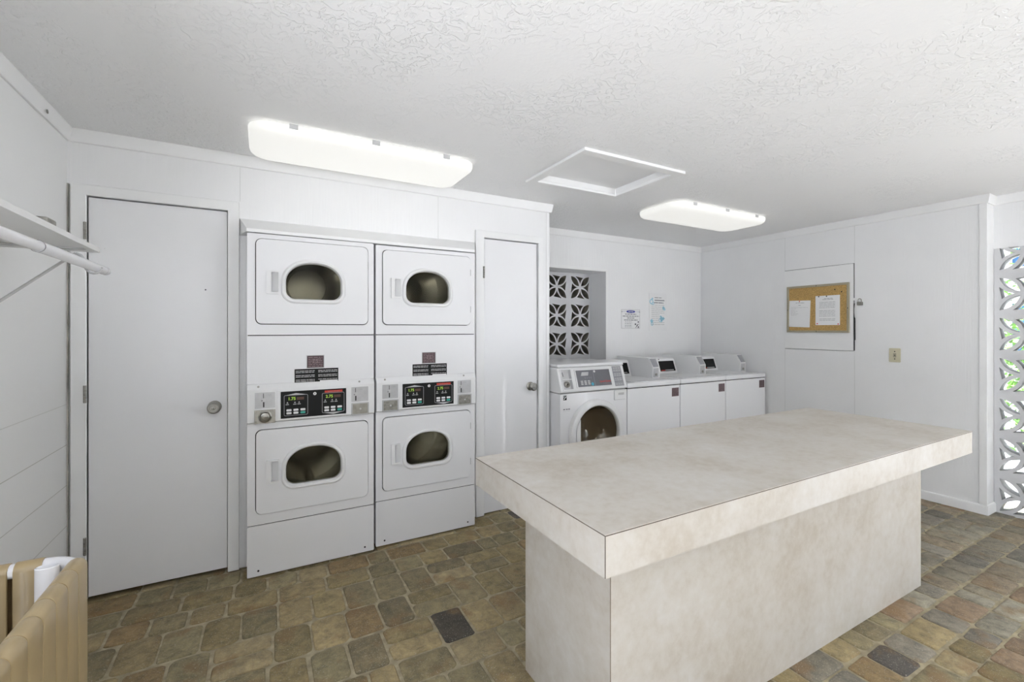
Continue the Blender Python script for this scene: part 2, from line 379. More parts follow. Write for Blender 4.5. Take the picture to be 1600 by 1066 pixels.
# doors
def knob_mesh(x, z, y, r=.033):
    rose = MB().lathe([(0,0),(r*1.05,0),(r*1.05,-.004),(r*.85,-.010),(r*.4,-.012),(r*.38,-.03)], (x,y,z), 'y', 32)
    k = MB().lathe([(r*.38,-.026),(r*.55,-.030),(r*.92,-.040),(r,-.052),(r*.95,-.062),(r*.72,-.069),(r*.60,-.069),(r*.55,-.064),(r*.30,-.064),(r*.26,-.069),(r*.12,-.070),(.0005,-.070)], (x,y,z), 'y', 32)
    return rose, k
def door(n, x0,x1,zb,zt, kx, kz, hinges, keyed):
    b = MB().box((x0,YA+.003,zb),(x1,YA+.038,zt)); d = struct(b.build(n, M['door'], bevel=.002))
    rose,k = knob_mesh(kx,kz,YA+.003)
    kn = k.build('door_knob', M['steel'], d, smooth=True); rose.build('rose', M['steel'], kn, smooth=True)
    kh = MB().box((kx-.0012,YA+.003-.0712,kz-.005),(kx+.0012,YA+.003-.069,kz+.005)); kh.build('keyhole', M['gap'], kn)
    for h in hinges:
        hb = MB()
        for q in range(5): hb.tube([(x0-.006,YA-.024,h-.045+q*.018),(x0-.006,YA-.024,h-.045+q*.018+.0165)], .006, 10)
        hb.box((x0-.007,YA-.022,h-.044),(x0-.004,YA+.002,h+.044)); hb.box((x0-.014,YA-.0222,h-.044),(x0-.008,YA-.0205,h+.044))
        hb.build('hinge', M['steel_dull'], d, smooth=True)
    return d
D1 = door('door_1', -.786,-.179, .020, 2.083, -.241,.957, (1.905,1.07,.293), True)
D1['label'] = 'flat white door with round knob beside the left wall'
D2 = door('door_2', 1.460,1.937, .008, 2.087, 1.875,.947, (1.83,.28), True)
D2['label'] = 'narrow flat white door with a knob right of the dryers'
MB().plate([circ(-.284,1.626,.004,10)],YA+.0022,YA+.0032,XZA).build('nail_hole', M['gap'], D1)
# strike plates
MB().box((-.1785,YA+.001,.915),(-.1745,YA+.004,1.0)).build('latch', M['steel_dull'], D1)
MB().box((1.9375,YA+.001,.91),(1.9405,YA+.004,.99)).build('latch', M['steel_dull'], D2)
# header moulding over dryers (sloping crown with mitred end)
pr = lambda x, o: [(x-o,YA,2.052),(x,2.945,1.975),(x,2.945,1.952),(x-o,YA,1.952)]
mo = MB().loft([[(-.117,YA,2.052),(-.080,2.945,1.972),(-.080,2.945,1.952),(-.117,YA,1.952)],[(1.388,YA,2.052),(1.335,2.965,1.972),(1.335,2.965,1.952),(1.388,YA,1.952)]])
struct(mo.build('trim_19', M['trim'], bevel=.002))
# ------------------------------------------------------------------ FLOOR: real tumbled pavers in one mesh
def floor():
    rnd = random.Random(11)
    vs, fs, cols = [], [], []; dk = []
    warm = [(.30,.24,.125),(.26,.21,.11),(.34,.27,.145),(.25,.21,.12),(.29,.23,.125),(.35,.285,.165),(.21,.175,.105),(.30,.215,.11),(.28,.24,.14),(.27,.225,.13)]
    cool = [(.27,.24,.18),(.25,.225,.175),(.30,.25,.18),(.19,.175,.145),(.33,.305,.24),(.29,.23,.16),(.25,.23,.19),(.31,.225,.15),(.27,.245,.20),(.28,.25,.195)]
    def paver(x0,y0,x1,y1):
        cx,cy = (x0+x1)/2,(y0+y1)/2
        k = min(1, max(0, (cx-1.6)/1.6)); pal = cool if rnd.random() < k else warm  # daylight put into the colour: greyer pavers toward the right
        col = rnd.choice(pal); j = rnd.uniform(.85,1.18); col = tuple(q*j for q in col)
        if not dk and .62 < cx < .80 and 1.93 < cy < 2.2 and y1-y0 > .14: col = (.075,.065,.052); dk.append(1)
        elif rnd.random() < .012: col = (.11,.10,.09)
        g = rnd.uniform(.0035,.0065); r = rnd.uniform(.014,.030)
        x0+=g; x1-=g; y0+=g; y1-=g; ht = rnd.uniform(-.0025,.0005)
        tx, ty = rnd.uniform(-.012,.012), rnd.uniform(-.012,.012)
        pts = rrect(x0,y0,x1,y1,r,3); q = []
        for i,(a,b_) in enumerate(pts):
            q.append((a+rnd.uniform(-.0022,.0022), b_+rnd.uniform(-.0022,.0022)))
        n = len(q); base = len(vs)
        for ins, z in ((0,-.02),(0,-.008),(.0035,-.0025),(.009,0)):
            for a,b_ in q:
                dx,dy = a-cx,b_-cy; l = math.hypot(dx,dy) or 1
                X,Y = a-dx/l*ins, b_-dy/l*ins
                vs.append((X,Y,z+ht+(tx*(X-cx)+ty*(Y-cy) if z>-.01 else 0)))
        for t in range(3):
            for i in range(n):
                jn = (i+1)%n; fs.append((base+t*n+i,base+t*n+jn,base+(t+1)*n+jn,base+(t+1)*n+i)); cols.append(col)
        fs.append(tuple(base+3*n+i for i in range(n))); cols.append(col)
    y = 3.19; U = .0775
    X0, X1 = XL, 5.2
    row = 0
    while y > -.4:
        h = rnd.choice([U*2,U*2,U*3,U*1.5,U*3]);
        if row == 0: h = .12
        if abs(y-2.16) < .12 and h != U*3: h = U*3
        y0 = y-h; x = X0-rnd.uniform(0,.2)
        while x < X1:
            if h > .2: wl = rnd.choice([U*2,U*2,U*3,U*2])
            elif h < .13: wl = rnd.choice([U*2,U*3,U*3])
            else: wl = rnd.choice([U*2,U*3,U*3,U*2,U*1.5])
            if h > .2 and wl > .2 and rnd.random() < .6:
                m_ = y0+h/2; paver(x,y0,x+wl,m_); paver(x,m_,x+wl,y)
            else: paver(x,y0+rnd.uniform(-.004,.004),x+wl,y+rnd.uniform(-.004,.004))
            x += wl
        y = y0; row += 1
    me = bpy.data.meshes.new('floor'); me.from_pydata(vs,[],fs); me.materials.append(M['paver']); me.materials.append(M['mortar'])
    ca = me.color_attributes.new('tone','FLOAT_COLOR','CORNER')
    buf = []
    for p,cl in zip(me.polygons, cols):
        p.use_smooth = True
        buf += [*cl,1]*len(p.vertices)
    ca.data.foreach_set('color', buf)
    bm = bmesh.new(); bm.from_mesh(me)
    q = [bm.verts.new(p) for p in ((XL-.1,YF,-.0075),(5.3,YF,-.0075),(5.3,4.2,-.0075),(XL-.1,4.2,-.0075))]
    fc = bm.faces.new(q); fc.material_index = 1
    for lp in fc.loops: lp[bm.loops.layers.float_color['tone']] = (.25,.2,.14,1)
    bm.to_mesh(me); bm.free()
    o = bpy.data.objects.new('floor', me); COL.objects.link(o); return struct(o)
floor()
# ------------------------------------------------------------------ BREEZE BLOCKS
def block_loops(S=.305, m_=.016, bulge=.25, tb=.50, ta=.24):
    # square with four lens petals on the diagonals and four triangular openings
    h = S/2; outer = [(-h,-h),(h,-h),(h,h),(-h,h)]; loops = [outer]
    a = h-m_                                     # half of the open field
    # lens: between two arcs joining near centre to near corner
    def lens(sx,sy):
        p0 = (.12*a,.12*a); p1 = (.97*a,.97*a); n=9; out=[]
        bul = bulge*a
        for i in range(n+1):
            t=i/n; px=p0[0]+(p1[0]-p0[0])*t; q=bul*math.sin(PI*t)**.85*.72; out.append((px+q, px-q))
        for i in range(1,n):
            t=1-i/n; px=p0[0]+(p1[0]-p0[0])*t; q=bul*math.sin(PI*t)**.85*.72; out.append((px-q, px+q))
        pts=[(sx*x,sy*y) for x,y in out]
        return pts if sx*sy>0 else pts[::-1]
    for sx,sy in ((1,1),(-1,1),(-1,-1),(1,-1)): loops.append(lens(sx,sy))
    # triangle at +x side: apex toward the centre, base on the frame; concave sides follow the petals
    tri=[]; n=6
    apex=(ta*a,0.0); c1=(.985*a,tb*a); c0=(.985*a,-tb*a)
    for i in range(n):
        t=i/n; x=apex[0]+(c0[0]-apex[0])*t; y=-tb*a*(t**1.9); tri.append((x,y))
    for i in range(n):
        t=1-i/n; tri.append((apex[0]+(c1[0]-apex[0])*t, tb*a*(t**1.9)))
    for k in range(4):
        cs,sn=round(math.cos(k*PI/2)),round(math.sin(k*PI/2)); loops.append([(x*cs-y*sn,x*sn+y*cs) for x,y in tri])
    return loops
BL = block_loops(.3066,.026,.20,.43,.30)
bm0 = MB().plate(BL, 0, .09, lambda a,b_,d: (d, a, b_)).build('breeze_block', M['block'])
bm0.data.materials.append(mat('shaded_block_web', (.36,.36,.36), .85, noise=.2, nscale=30))  # hole sides greyed in colour to tone down the outdoor light
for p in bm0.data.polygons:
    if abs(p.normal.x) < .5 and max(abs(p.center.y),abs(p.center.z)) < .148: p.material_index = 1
# right screen
ORD = ['bottom','second','third','fourth','fifth','sixth','top']
S=.3065
first=True; cols_n=5  # screen stops short: unseen doorway added beyond it for more daylight
for cI in range(cols_n):
    for r in range(7):
        zc = -.015+S*(r+.5)
        o = bm0 if first else bm0.copy()
        if not first: COL.objects.link(o)
        first=False
        o.location=(XS+.002, 1.253-S*(cI+.5), zc)
        tag(o, 'petal block of the right screen, %s column, %s course' % (['corner','second','third'][min(cI,2)], ORD[r]+(' from floor' if 0<r<6 else '')) if cI < 3 else 'white pierced petal block in the right screen wall beside the added opening', 'breeze block', 'petal blocks of the right screen wall')
# niche screen
nb = MB().plate(block_loops(.3141,.030), 0, .09, lambda a,b_,d: (a, d, b_)).build('breeze_block', M['block'])
nb.data.materials.append(mat('shaded_niche_web', (.26,.245,.20), .9, noise=.2, nscale=30))  # hole sides darkened in colour to stand for shade inside the blocks
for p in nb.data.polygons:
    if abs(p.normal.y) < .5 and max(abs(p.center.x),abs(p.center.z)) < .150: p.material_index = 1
first=True; CN=['left','right']
for i,xc in enumerate((2.483,2.797,3.111)):
    for j,zc in enumerate((1.868,1.555,1.242,.929)):
        o = nb if first else nb.copy()
        if not first: COL.objects.link(o)
        first=False; o.location=(xc,4.06,zc)
        if i==0 or j==3: lb='white pierced petal block low or far left in the wall niche behind the washers'
        else: lb='white pierced petal block in the niche, %s column, %s row' % (['left','left','right'][i], ['top','middle','bottom'][j])
        tag(o, lb, 'breeze block', 'petal blocks in the wall niche')
# joint mortar / reveals round the niche
nr = MB()
struct(MB().box((2.2,4.07,nz1),(3.5,4.16,2.3)).box((3.267,4.07,.5),(3.6,4.16,2.3)).box((2.0,4.07,.5),(2.327,4.16,2.3)).box((2.0,4.07,.3),(3.6,4.16,.775)).build('wall_niche_surround', M['block']))
struct(MB().plate([[(nx0-.03,nz0),(nx1+.028,nz0),(nx1+.028,nz1+.028),(nx0-.03,nz1+.028)],[(nx0,nz0),(nx1,nz0),(nx1,nz1),(nx0,nz1)]], YB-.004, YB-.0002, XZA).build('trim_20', M['trim'], bevel=.001))
# closed, roofed box added behind the niche to keep its holes dark
struct(MB().box((1.6,5.3,0),(4.6,5.4,2.6)).box((1.5,4.2,0),(1.6,5.4,2.6)).box((4.6,4.2,0),(4.7,5.4,2.6)).box((1.5,4.16,2.5),(4.7,5.4,2.6)).build('wall_dark_box', M['dark_box_brown']))
# ------------------------------------------------------------------ DRYERS
def dome(hw, zb, zt, z0, r, n=8, N=22):   # flat bottomed, arched outline
    p=[]
    for i in range(n+1):
        a=PI+PI/2*i/n; p.append((-hw+r+r*math.cos(a), zb+r+r*math.sin(a)))
    for i in range(n+1):
        a=-PI/2+PI/2*i/n; p.append((hw-r+r*math.cos(a), zb+r+r*math.sin(a)))
    for i in range(N+1):
        a=PI*i/N; c_,s_=math.cos(a),math.sin(a)
        p.append((hw*math.copysign(abs(c_)**.9,c_), z0+(zt-z0)*abs(s_)**.95))
    return p
def off(p,cx,cz): return [(a+cx,b_+cz) for a,b_ in p]
W = .690
def dryer_door(parent, cz, zb, zt):
    x0,x1=.044,.652; wx=.344; wz=cz
    win=off(dome(.150,-.105,.105,-.010,.050),wx,wz)
    hx0,hx1,hz0,hz1=.094,.159,wz-.079,wz+.053
    pocket=[(hx0+.024,hz0+.010),(hx1-.004,hz0+.010),(hx1-.004,hz1-.008),(hx0+.024,hz1-.008)]
    d=MB().plate([rrect(x0,zb,x1,zt,.030), win, pocket], -.010, .012, XZ()).build('dryer_door', M['appl'], parent, bevel=.0012)
    ring=[]
    for (hw,zb_,zt_,z0,r,y) in ((.1755,-.131,.130,-.012,.072,-.010),(.1735,-.129,.128,-.012,.070,-.0165),(.166,-.121,.121,-.011,.062,-.021),(.156,-.111,.111,-.010,.055,-.020),(.151,-.106,.106,-.010,.051,-.010),(.149,-.104,.104,-.010,.050,.020)):
        ring.append([(a+wx,y,b_+wz) for a,b_ in dome(hw,zb_,zt_,z0,r)])
    MB().loft(ring,caps=False).build('window_ring', M['appl_plastic'], d, smooth=True)
    MB().plate([off(dome(.1495,-.1045,.1045,-.010,.050),wx,wz)], .004, .007, XZ()).build('window_glass', M['glass'], d)
    h=MB().plate([rrect(hx0,hz0,hx1,hz1,.005),rrect(hx0+.024,hz0+.010,hx1-.004,hz1-.008,.006)],-.021,-.009,XZ())
    h.loft([[(hx0+.022,.0118,z),(hx0+.030,.011,z),(hx1-.008,-.014,z),(hx1-.003,-.0195,z),(hx1-.003,.0118,z)] for z in (hz0+.009,hz1-.007)])
    h.build('door_handle', M['appl_plastic'], d, bevel=.0015)
    for zz in (zb+.11, zt-.11):
        MB().box((x1-.001,-.0112,zz-.022),(x1+.004,-.004,zz+.022)).build('hinge', M['lgrey'], d)
    return d
def dryer_stack():
    root=empty('stacked_dryer')
    dw=(.0425,.6535)
    # cabinet shell: front plates with door openings, sides, top
    b=MB()
    def front(z0,z1,dz0,dz1,y):
        b.plate([rrect(0,z0,W,z1,.006,3), rrect(.040,dz0,.656,dz1,.032)], y, .02, XZ())
    front(1.369,1.941,1.428,1.915,0); front(.300,.871,.356,.835,0)
    b.box((0,.02,.02),(.004,.72,1.941)).box((W-.004,.02,.02),(W,.72,1.941)).box((0,.02,1.936),(W,.72,1.941)).box((0,.715,.02),(W,.72,1.94))
    cab=b.build('cabinet', M['appl'], root, bevel=.003)
    # dark gap backing behind the panels
    for dz0,dz1,wz in ((1.428,1.915,1.682),(.356,.835,.606)):
        MB().plate([rrect(.036,dz0-.004,.660,dz1+.004,.03), off(dome(.158,-.113,.113,-.010,.05),.344,wz)],.0125,.0195,XZ()).build('door_gasket', M['gap'], cab)
    for zz in (.299,1.367,.871): MB().box((.004,.004,zz-.007),(W-.004,.014,zz+.007)).build('seam', M['gap'], cab)
    MB().plate([rrect(0,1.092,W,1.364,.005,3)],0,.02,XZ()).build('upper_panel', M['appl'], root, bevel=.003)
    k=MB().plate([rrect(0,.012,W,.296,.005,3)],-.002,.02,XZ()).build('kick_panel', M['appl'], root, bevel=.004)
    for x in (.055,W-.055):
        MB().lathe([(.0055,0),(.0055,-.0015),(.0003,-.0015)],(x,-.002,.042),'y',12).build('screw', M['gap'], k)
    # console
    c=MB(); 
    r0=[(0,0,1.092),(0,-.016,1.066),(0,-.018,1.058),(0,-.018,.880),(0,-.012,.874),(0,.02,.874),(0,.02,1.092)]
    c.loft([r0,[(W,y,z) for _,y,z in r0]])
    con=c.build('console', M['appl_plastic'], root, bevel=.003)
    MB().plate([rrect(.150,.882,.534,1.052,.006),rrect(.166,.889,.522,1.044,.003)],-.0215,-.018,XZ()).build('display_bezel', M['appl_plastic'], con, bevel=.0012)
    for x in (.055,.60):
        MB().lathe([(.006,0),(.006,-.0015),(.0003,-.002)],(x,-.0105,1.078),'y',12).build('screw', M['steel'], con)
    # display panel
    dp=MB().use(M['black']); y=-.0185
    dp.plate([[(.1665,.8895),(.5215,.8895),(.5215,1.0435),(.1665,1.0435)]],y-.001,y+.0005,XZ())
    yy=y-.0012; m=XZ()
    for cx,lab in ((.246,0),(.448,1)):
        dp.use(M['mgrey'])
        o=rrect(cx-.063,.903,cx+.063,1.022,.008); i=rrect(cx-.0605,.9055,cx+.0605,1.0195,.006)
        dp.plate([o,i],yy,yy-.0004,m)
        dp.use(M['lgrey'])
        if lab==0: dp.plate([[(cx-.055,1.021),(cx+.055,1.021),(cx,1.032)]],yy,yy-.0005,m)
        else: dp.plate([[(cx-.055,.904),(cx,.893),(cx+.055,.904)]],yy,yy-.0005,m)
        dp.use(M['led']); add_text(dp,'1.75' if lab==0 else '2.75',cx-.022,1.000,.024,m,d=yy-.0005,bold=.0006)
        dp.use(M['led_off']); dp.plate([[(cx+.004,.992),(cx+.042,.992),(cx+.042,1.008),(cx+.004,1.008)]],yy,yy-.0003,m)
        dp.use(M['lgrey'])
        for q in (-.045,-.006,.016): 
            dp.plate([[(cx+q-.005,.975),(cx+q+.005,.975),(cx+q,.984)]],yy,yy-.0004,m); dp.plate([[(cx+q-.009,.966),(cx+q+.008,.966),(cx+q+.008,.970),(cx+q-.009,.970)]],yy,yy-.0004,m)
        for rr,zz in enumerate((.935,.918)):
            for cc,q in enumerate((-.037,-.001,.036)):
                dp.use(M['green_key'] if (rr==1 and cc==2) else M['white'])
                dp.plate([rrect(cx+q-.013,zz-.006,cx+q+.013,zz+.006,.003,2)],yy,yy-.0012,m)
    dp.use(M['red']); dp.plate([[(.400,1.0235),(.500,1.0235),(.500,1.036),(.400,1.036)]],yy,yy-.0004,m)
    dp.use(M['pink']); add_text(dp,'Speed Queen',.45,1.0295,.012,m,d=yy-.0008)
    dp.use(M['white']); dp.plate([circ(.346,1.022,.009,20)],yy,yy-.0012,m)
    dp.use(M['ink']); dp.plate([circ(.346,1.022,.004,12)],yy-.0012,yy-.0016,m)
    dp.build('display', None, con)
    # coin plates
    for x0 in (.038,.552):
        pl=MB().use(M['grey_plate']); pl.plate([rrect(x0,.956,x0+.100,1.046,.002,2)],-.0195,-.0175,XZ())
        pl.use(M['gap']); s_=.040 if x0<.3 else .022
        pl.box((x0+s_,-.0205,.963),(x0+s_+.007,-.0192,.992)); pl.box((x0+s_+.001,-.0203,1.014),(x0+s_+.004,-.0192,1.040)); pl.box((x0+s_-.008,-.0203,.998),(x0+s_+.003,-.0192,1.002))
        pl.use(M['lgrey']); pl.box((x0+s_-.002,-.0215,.994),(x0+s_+.012,-.0195,1.012))
        pl.use(M['mgrey']); add_text(pl,'COIN',x0+s_+.030,1.030,.010,XZ(),d=-.0200)
        pl.build('coin_slot', None, con)
    return root, con
dl, con1 = dryer_stack()
# drums (inside each dryer, seen through the windows)
def drum(parent, wz):
    d=MB(); d.lathe([(.255,.035),(.255,.10),(.250,.12),(.255,.14),(.255,.26),(.250,.28),(.255,.30),(.255,.52)],(.345,0,wz+.01),'y',56)
    o=d.build('drum', M['drum'], parent, smooth=True)
    MB().lathe([(.0005,.50),(.12,.50),(.125,.515),(.255,.52)],(.345,0,wz+.01),'y',56).build('drum_back', M['drum'], o, smooth=True)
    for k in range(3):
        a=.6+k*2*PI/3; cx=.345+math.cos(a)*.245; cz=wz+.01+math.sin(a)*.245; t=Vector((math.cos(a),0,math.sin(a))); s_=Vector((-math.sin(a),0,math.cos(a)))
        P0=Vector((cx,0,cz)); r=[P0+s_*.03, P0-t*.055+s_*.006, P0-t*.055-s_*.006, P0-s_*.03]
        MB().loft([[tuple(p+Vector((0,.05,0))) for p in r],[tuple(p+Vector((0,.50,0))) for p in r]]).build('baffle', M['drum'], o, bevel=.004)
    MB().plate([rrect(.05,wz-.25,.64,wz+.24,.03),circ(.345,wz+.01,.252,48)],.028,.036,XZ()).build('bulkhead', M['drum_dark'], o)
drum(dl,1.682); drum(dl,.606)
dryer_door(dl,1.682,1.432,1.911); dryer_door(dl,.606,.360,.831)
# stickers
def tags_on(parent, x0, z0):
    r=random.Random(3); t=MB(); m=XZ()
    t.use(M['lgrey']); t.plate([[(x0,z0),(x0+.098,z0),(x0+.098,z0+.078),(x0,z0+.078)]],-.0012,0,m)
    t.use(M['purple']); t.plate([[(x0+.004,z0+.004),(x0+.094,z0+.004),(x0+.094,z0+.074),(x0+.004,z0+.074)]],-.0018,-.001,m)
    t.use(M['pink'])
    for k in range(6):
        lines(t,x0+.010,x0+.088,z0+.010+k*.0105,.004,m,-.0018,r,.004,(.01,.03))
    t.plate([circ(x0+.049,z0+.042,.013,18),circ(x0+.049,z0+.042,.010,18)],-.0022,-.0018,m)
    return t
def black_label(x0,z0,w_,h_):
    r=random.Random(5); t=MB(); m=XZ(); t.use(M['black']); t.plate([[(x0,z0),(x0+w_,z0),(x0+w_,z0+h_),(x0,z0+h_)]],-.0012,0,m)
    t.use(M['lgrey'])
    for k in range(9):
        z=z0+.005+k*(h_-.01)/9
        if k in (3,6): continue
        lines(t,x0+.006,x0+w_*.45,z,.0035,m,-.0012,r,.003,(.01,.03))
        if k>1: lines(t,x0+w_*.53,x0+w_-.006,z,.0035,m,-.0012,r,.003,(.01,.03))
    t.use(M['white']); t.plate([[(x0+w_*.57,z0+.003),(x0+w_-.004,z0+.003),(x0+w_-.004,z0+.017),(x0+w_*.57,z0+.017)]],-.0016,-.001,m)
    return t
tags_on(dl,.302,1.170).build('instruction_tag', None, dl)
black_label(.239,1.080,.240,.088).build('warning_label', None, dl)
def coin_box(parent,x0,dark=False):
    b=MB().plate([rrect(x0-.003,.873,x0+.100,.949,.003,2),rrect(x0+.004,.880,x0+.093,.942,.002,2)],-.024,-.016,XZ()).build('coin_box_recess', M['grey_plate'], parent, bevel=.001)
    MB().plate([rrect(x0+.004,.880,x0+.093,.942,.002,2)],-.0205,-.017,XZ()).build('coin_box_face', M['steel'] if not dark else M['steel_dull'], b)
    MB().plate([circ(x0+.050,.911,.006,14)],-.0225,-.0205,XZ()).build('keyhole', M['lgrey'], b)
    return b
def big_lock(parent,x0):
    b=MB().plate([rrect(x0,.872,x0+.104,.948,.003,2)],-.0235,-.0175,XZ()).build('lock_plate', M['steel'], parent, bevel=.001)
    MB().lathe([(.034,0),(.034,-.006),(.028,-.009),(.024,-.006),(.022,-.012),(.014,-.014),(.0125,-.010),(.008,-.010),(.0003,-.012)],(x0+.052,-.0235,.910),'y',32).build('lock_barrel', M['steel'], b, smooth=True)
    for dx,dz in ((.008,.008),(.096,.008),(.008,.068),(.096,.068)):
        MB().lathe([(.006,0),(.005,-.003),(.0003,-.003)],(x0+dx,-.0235,.872+dz),'y',12).build('bolt', M['steel'], b)
dr = copy_tree(dl)       # right stack, before the locks are added to the left console
con_r=[c for c in kids(dr) if c.name.startswith('console')][0]
big_lock(con1,.036); coin_box(con1,.555)
coin_box(con_r,.040,True); coin_box(con_r,.555,True)
dl.location=(-.076,2.915,0); dr.location=(.632,2.943,0)
tag(dl,'left white stacked coin-operated dryer with a round steel lock on its console','dryer','stacked dryers in the wall alcove')
tag(dr,'right white stacked coin-operated dryer beside the narrow door','dryer','stacked dryers in the wall alcove')
# ------------------------------------------------------------------ FRONT LOAD WASHER
def front_loader():
    R=empty('front_load_washer'); Wd=.700
    b=MB().plate([rrect(0,.03,Wd,.885,.012,4),circ(.355,.545,.262,48)],0,.02,XZ())
    b.box((0,.0202,.03),(.01,.66,.885)).box((Wd-.01,.0202,.03),(Wd,.66,.885)).box((.01,.65,.03),(Wd-.01,.66,.885)).box((.01,.0202,.03),(Wd-.01,.65,.05))
    cab=b.build('cabinet', M['appl'], R, bevel=.006)
    for x in (.06,.64):
        for y in (.06,.6): MB().lathe([(.02,0),(.02,.012),(.01,.014),(.01,.035)],(x,y,0),'z',14).build('foot', M['gap'], R)
    pr=[(-.004,.893),(-.008,.905),(.052,1.0905),(.655,1.0905),(.655,.888),(.01,.888)]
    c=MB().loft([[(0,y,z) for y,z in pr],[(Wd,y,z) for y,z in pr]]); con=c.build('console', M['appl_plastic'], R, bevel=.008)
    MB().loft([[(-.001,.036,1.092),(-.001,.050,1.117),(-.001,.655,1.117),(-.001,.655,1.092)],[(Wd+.001,.036,1.092),(Wd+.001,.050,1.117),(Wd+.001,.655,1.117),(Wd+.001,.655,1.092)]]).build('top_panel', M['appl'], R, bevel=.008)
    # slanted face mapping: a along x, b height above .905 along slope, d outwards
    L=math.hypot(.060,.183); sy,sz=.060/L,.183/L
    F=lambda a,b_,d: (a, -.008+sy*b_+d*sz, .905+sz*b_-d*sy)
    # panels (d negative = toward viewer)
    MB().plate([rrect(.165,.018,.545,.172,.004,3),rrect(.178,.026,.533,.164,.002,2)],-.005,.001,F).build('bezel', M['appl_plastic'], con, bevel=.001)
    p=MB(); p.use(M['dgrey']); p.plate([rrect(.178,.026,.533,.164,.002,2)],-.002,.001,F)
    p.use(M['lgrey'])
    for r_ in range(3):
        for q in range(3): p.plate([rrect(.212+q*.036,.042+r_*.013,.236+q*.036,.052+r_*.013,.002,2)],-.003,-.002,F)
    p.plate([[(.225,.118),(.300,.118),(.310,.148),(.240,.148)]],-.0028,-.002,F)
    p.use(M['mgrey']); p.plate([[(.356,.026),(.359,.026),(.359,.164),(.356,.164)]],-.0024,-.002,F)
    for q in range(4): p.plate([[(.262+q*.02,.092),(.266+q*.02,.092),(.266+q*.02,.106),(.262+q*.02,.106)]],-.0028,-.002,F)
    p.use(M['teal']); p.plate([circ(.330,.045,.014,18)],-.0032,-.002,F)
    p.use(M['white']); p.plate([circ(.372,.150,.010,18)],-.0032,-.002,F)
    p.use(M['red']); add_text(p,'Speed Queen',.470,.062,.022,F,d=-.0028,bold=.0004)
    p.use(M['pink']); add_text(p,'COMMERCIAL',.478,.043,.010,F,d=-.0028)
    p.build('display', None, con)
    k=MB().use(M['mgrey']); k.plate([rrect(.570,.012,.668,.185,.003,2)],-.003,.001,F)
    r=random.Random(9); k.use(M['dgrey'])
    for zz in (.050,.088,.128): k.plate([[(.573,zz),(.665,zz),(.665,zz+.003),(.573,zz+.003)]],-.0036,-.003,F)
    k.use(M['lgrey'])
    for zz in (.025,.060,.075,.100,.115,.145,.165): lines(k,.580,.660,zz,.006,F,-.003,r,.010,(.012,.022))
    k.build('instruction_strip', None, con)
    rc=MB().plate([rrect(.026,.006,.135,.182,.004,2),rrect(.034,.014,.128,.176,.003,2)],-.004,.001,F).build('coin_recess', M['appl_plastic'], con, bevel=.001)
    q=MB().use(M['grey_plate']); q.plate([rrect(.034,.014,.128,.176,.003,2)],-.0015,.001,F)
    q.use(M['mgrey']); q.plate([[(.104,.018),(.124,.018),(.124,.172),(.104,.172)]],-.002,-.001,F); q.use(M['white']); q.plate([[(.034,.092),(.128,.092),(.128,.098),(.034,.098)]],-.008,-.001,F)
    q.use(M['gap']); q.plate([[(.046,.120),(.052,.120),(.048,.155),(.043,.155)]],-.0024,-.001,F)
    q.build('coin_slot', None, rc)
    lk=MB(); n=20
    rings=[]
    for rr,dd in ((.027,-.001),(.027,-.009),(.020,-.012),(.018,-.008),(.010,-.014),(.0003,-.014)):
        rings.append([F(.070+math.cos(2*PI*i/n)*rr,.055+math.sin(2*PI*i/n)*rr,dd) for i in range(n)])
    lk.loft(rings,caps=False); lo=lk.build('lock_barrel', M['steel'], rc, smooth=True)
    MB().plate([rrect(.064,.049,.076,.061,.005,3)],-.0165,-.0135,F).build('keyhole', M['gap'], lo)
    # drawer
    dw=MB().plate([rrect(.560,.800,.682,.878,.006,3),rrect(.600,.838,.665,.858,.004,3)],-.006,.0,XZ()).build('soap_drawer', M['appl_plastic'], R, bevel=.002)
    MB().plate([rrect(.557,.797,.685,.881,.007,3)],-.0008,.0,XZ()).build('drawer_gap', M['mgrey'], dw)
    MB().add([(.598,-.001,.836),(.667,-.001,.836),(.667,-.005,.860),(.598,-.005,.860)],[(0,1,2,3)]).build('pull', M['lgrey'], dw)
    # logos
    lg=MB().use(M['black']); lg.plate([[(.030,.835),(.062,.835),(.062,.872),(.030,.872)]],-.0012,0,XZ())
    lg.use(M['white']); lg.plate([[(.036,.838),(.058,.860),(.058,.868),(.036,.846)]],-.0018,-.001,XZ()); lg.plate([[(.033,.856),(.044,.866),(.033,.866)]],-.0018,-.001,XZ())
    lg.build('maker_badge', None, R)
    lg=MB().use(M['dgrey'])
    for a in (.030,.056,.078): lg.plate([rrect(a,.757,a+.017,.765,.002,2)],-.0012,0,XZ())
    lg.use(M['lgrey']); lg.plate([[(.030,.745),(.094,.745),(.094,.747),(.030,.747)]],-.001,0,XZ())
    lg.build('model_plate', None, R)
    # door
    cx,cz=.355,.545
    rg=[]
    for rr,y in ((.278,0),(.278,-.020),(.270,-.036),(.250,-.046),(.232,-.044),(.224,-.034),(.222,-.005)):
        rg.append([(cx+rr*math.cos(2*PI*i/64),y,cz+rr*math.sin(2*PI*i/64)) for i in range(64)])
    d=MB().loft(rg,caps=False).build('washer_door', M['appl_plastic'], R, smooth=True)
    # handle segment at the left filling the chord
    seg=[(-.225*math.cos(a)+cx, cz+.225*math.sin(a)) for a in [(-.62+1.24*i/12) for i in range(13)]]
    MB().plate([seg],-.042,-.010,XZ()).build('door_handle', M['appl_plastic'], d, bevel=.002)
    gl=MB().lathe([(.0005,-.020),(.10,-.022),(.18,-.024),(.224,-.030)],(cx,0,cz),'y',48); gl.build('door_glass', M['glass'], d, smooth=True)
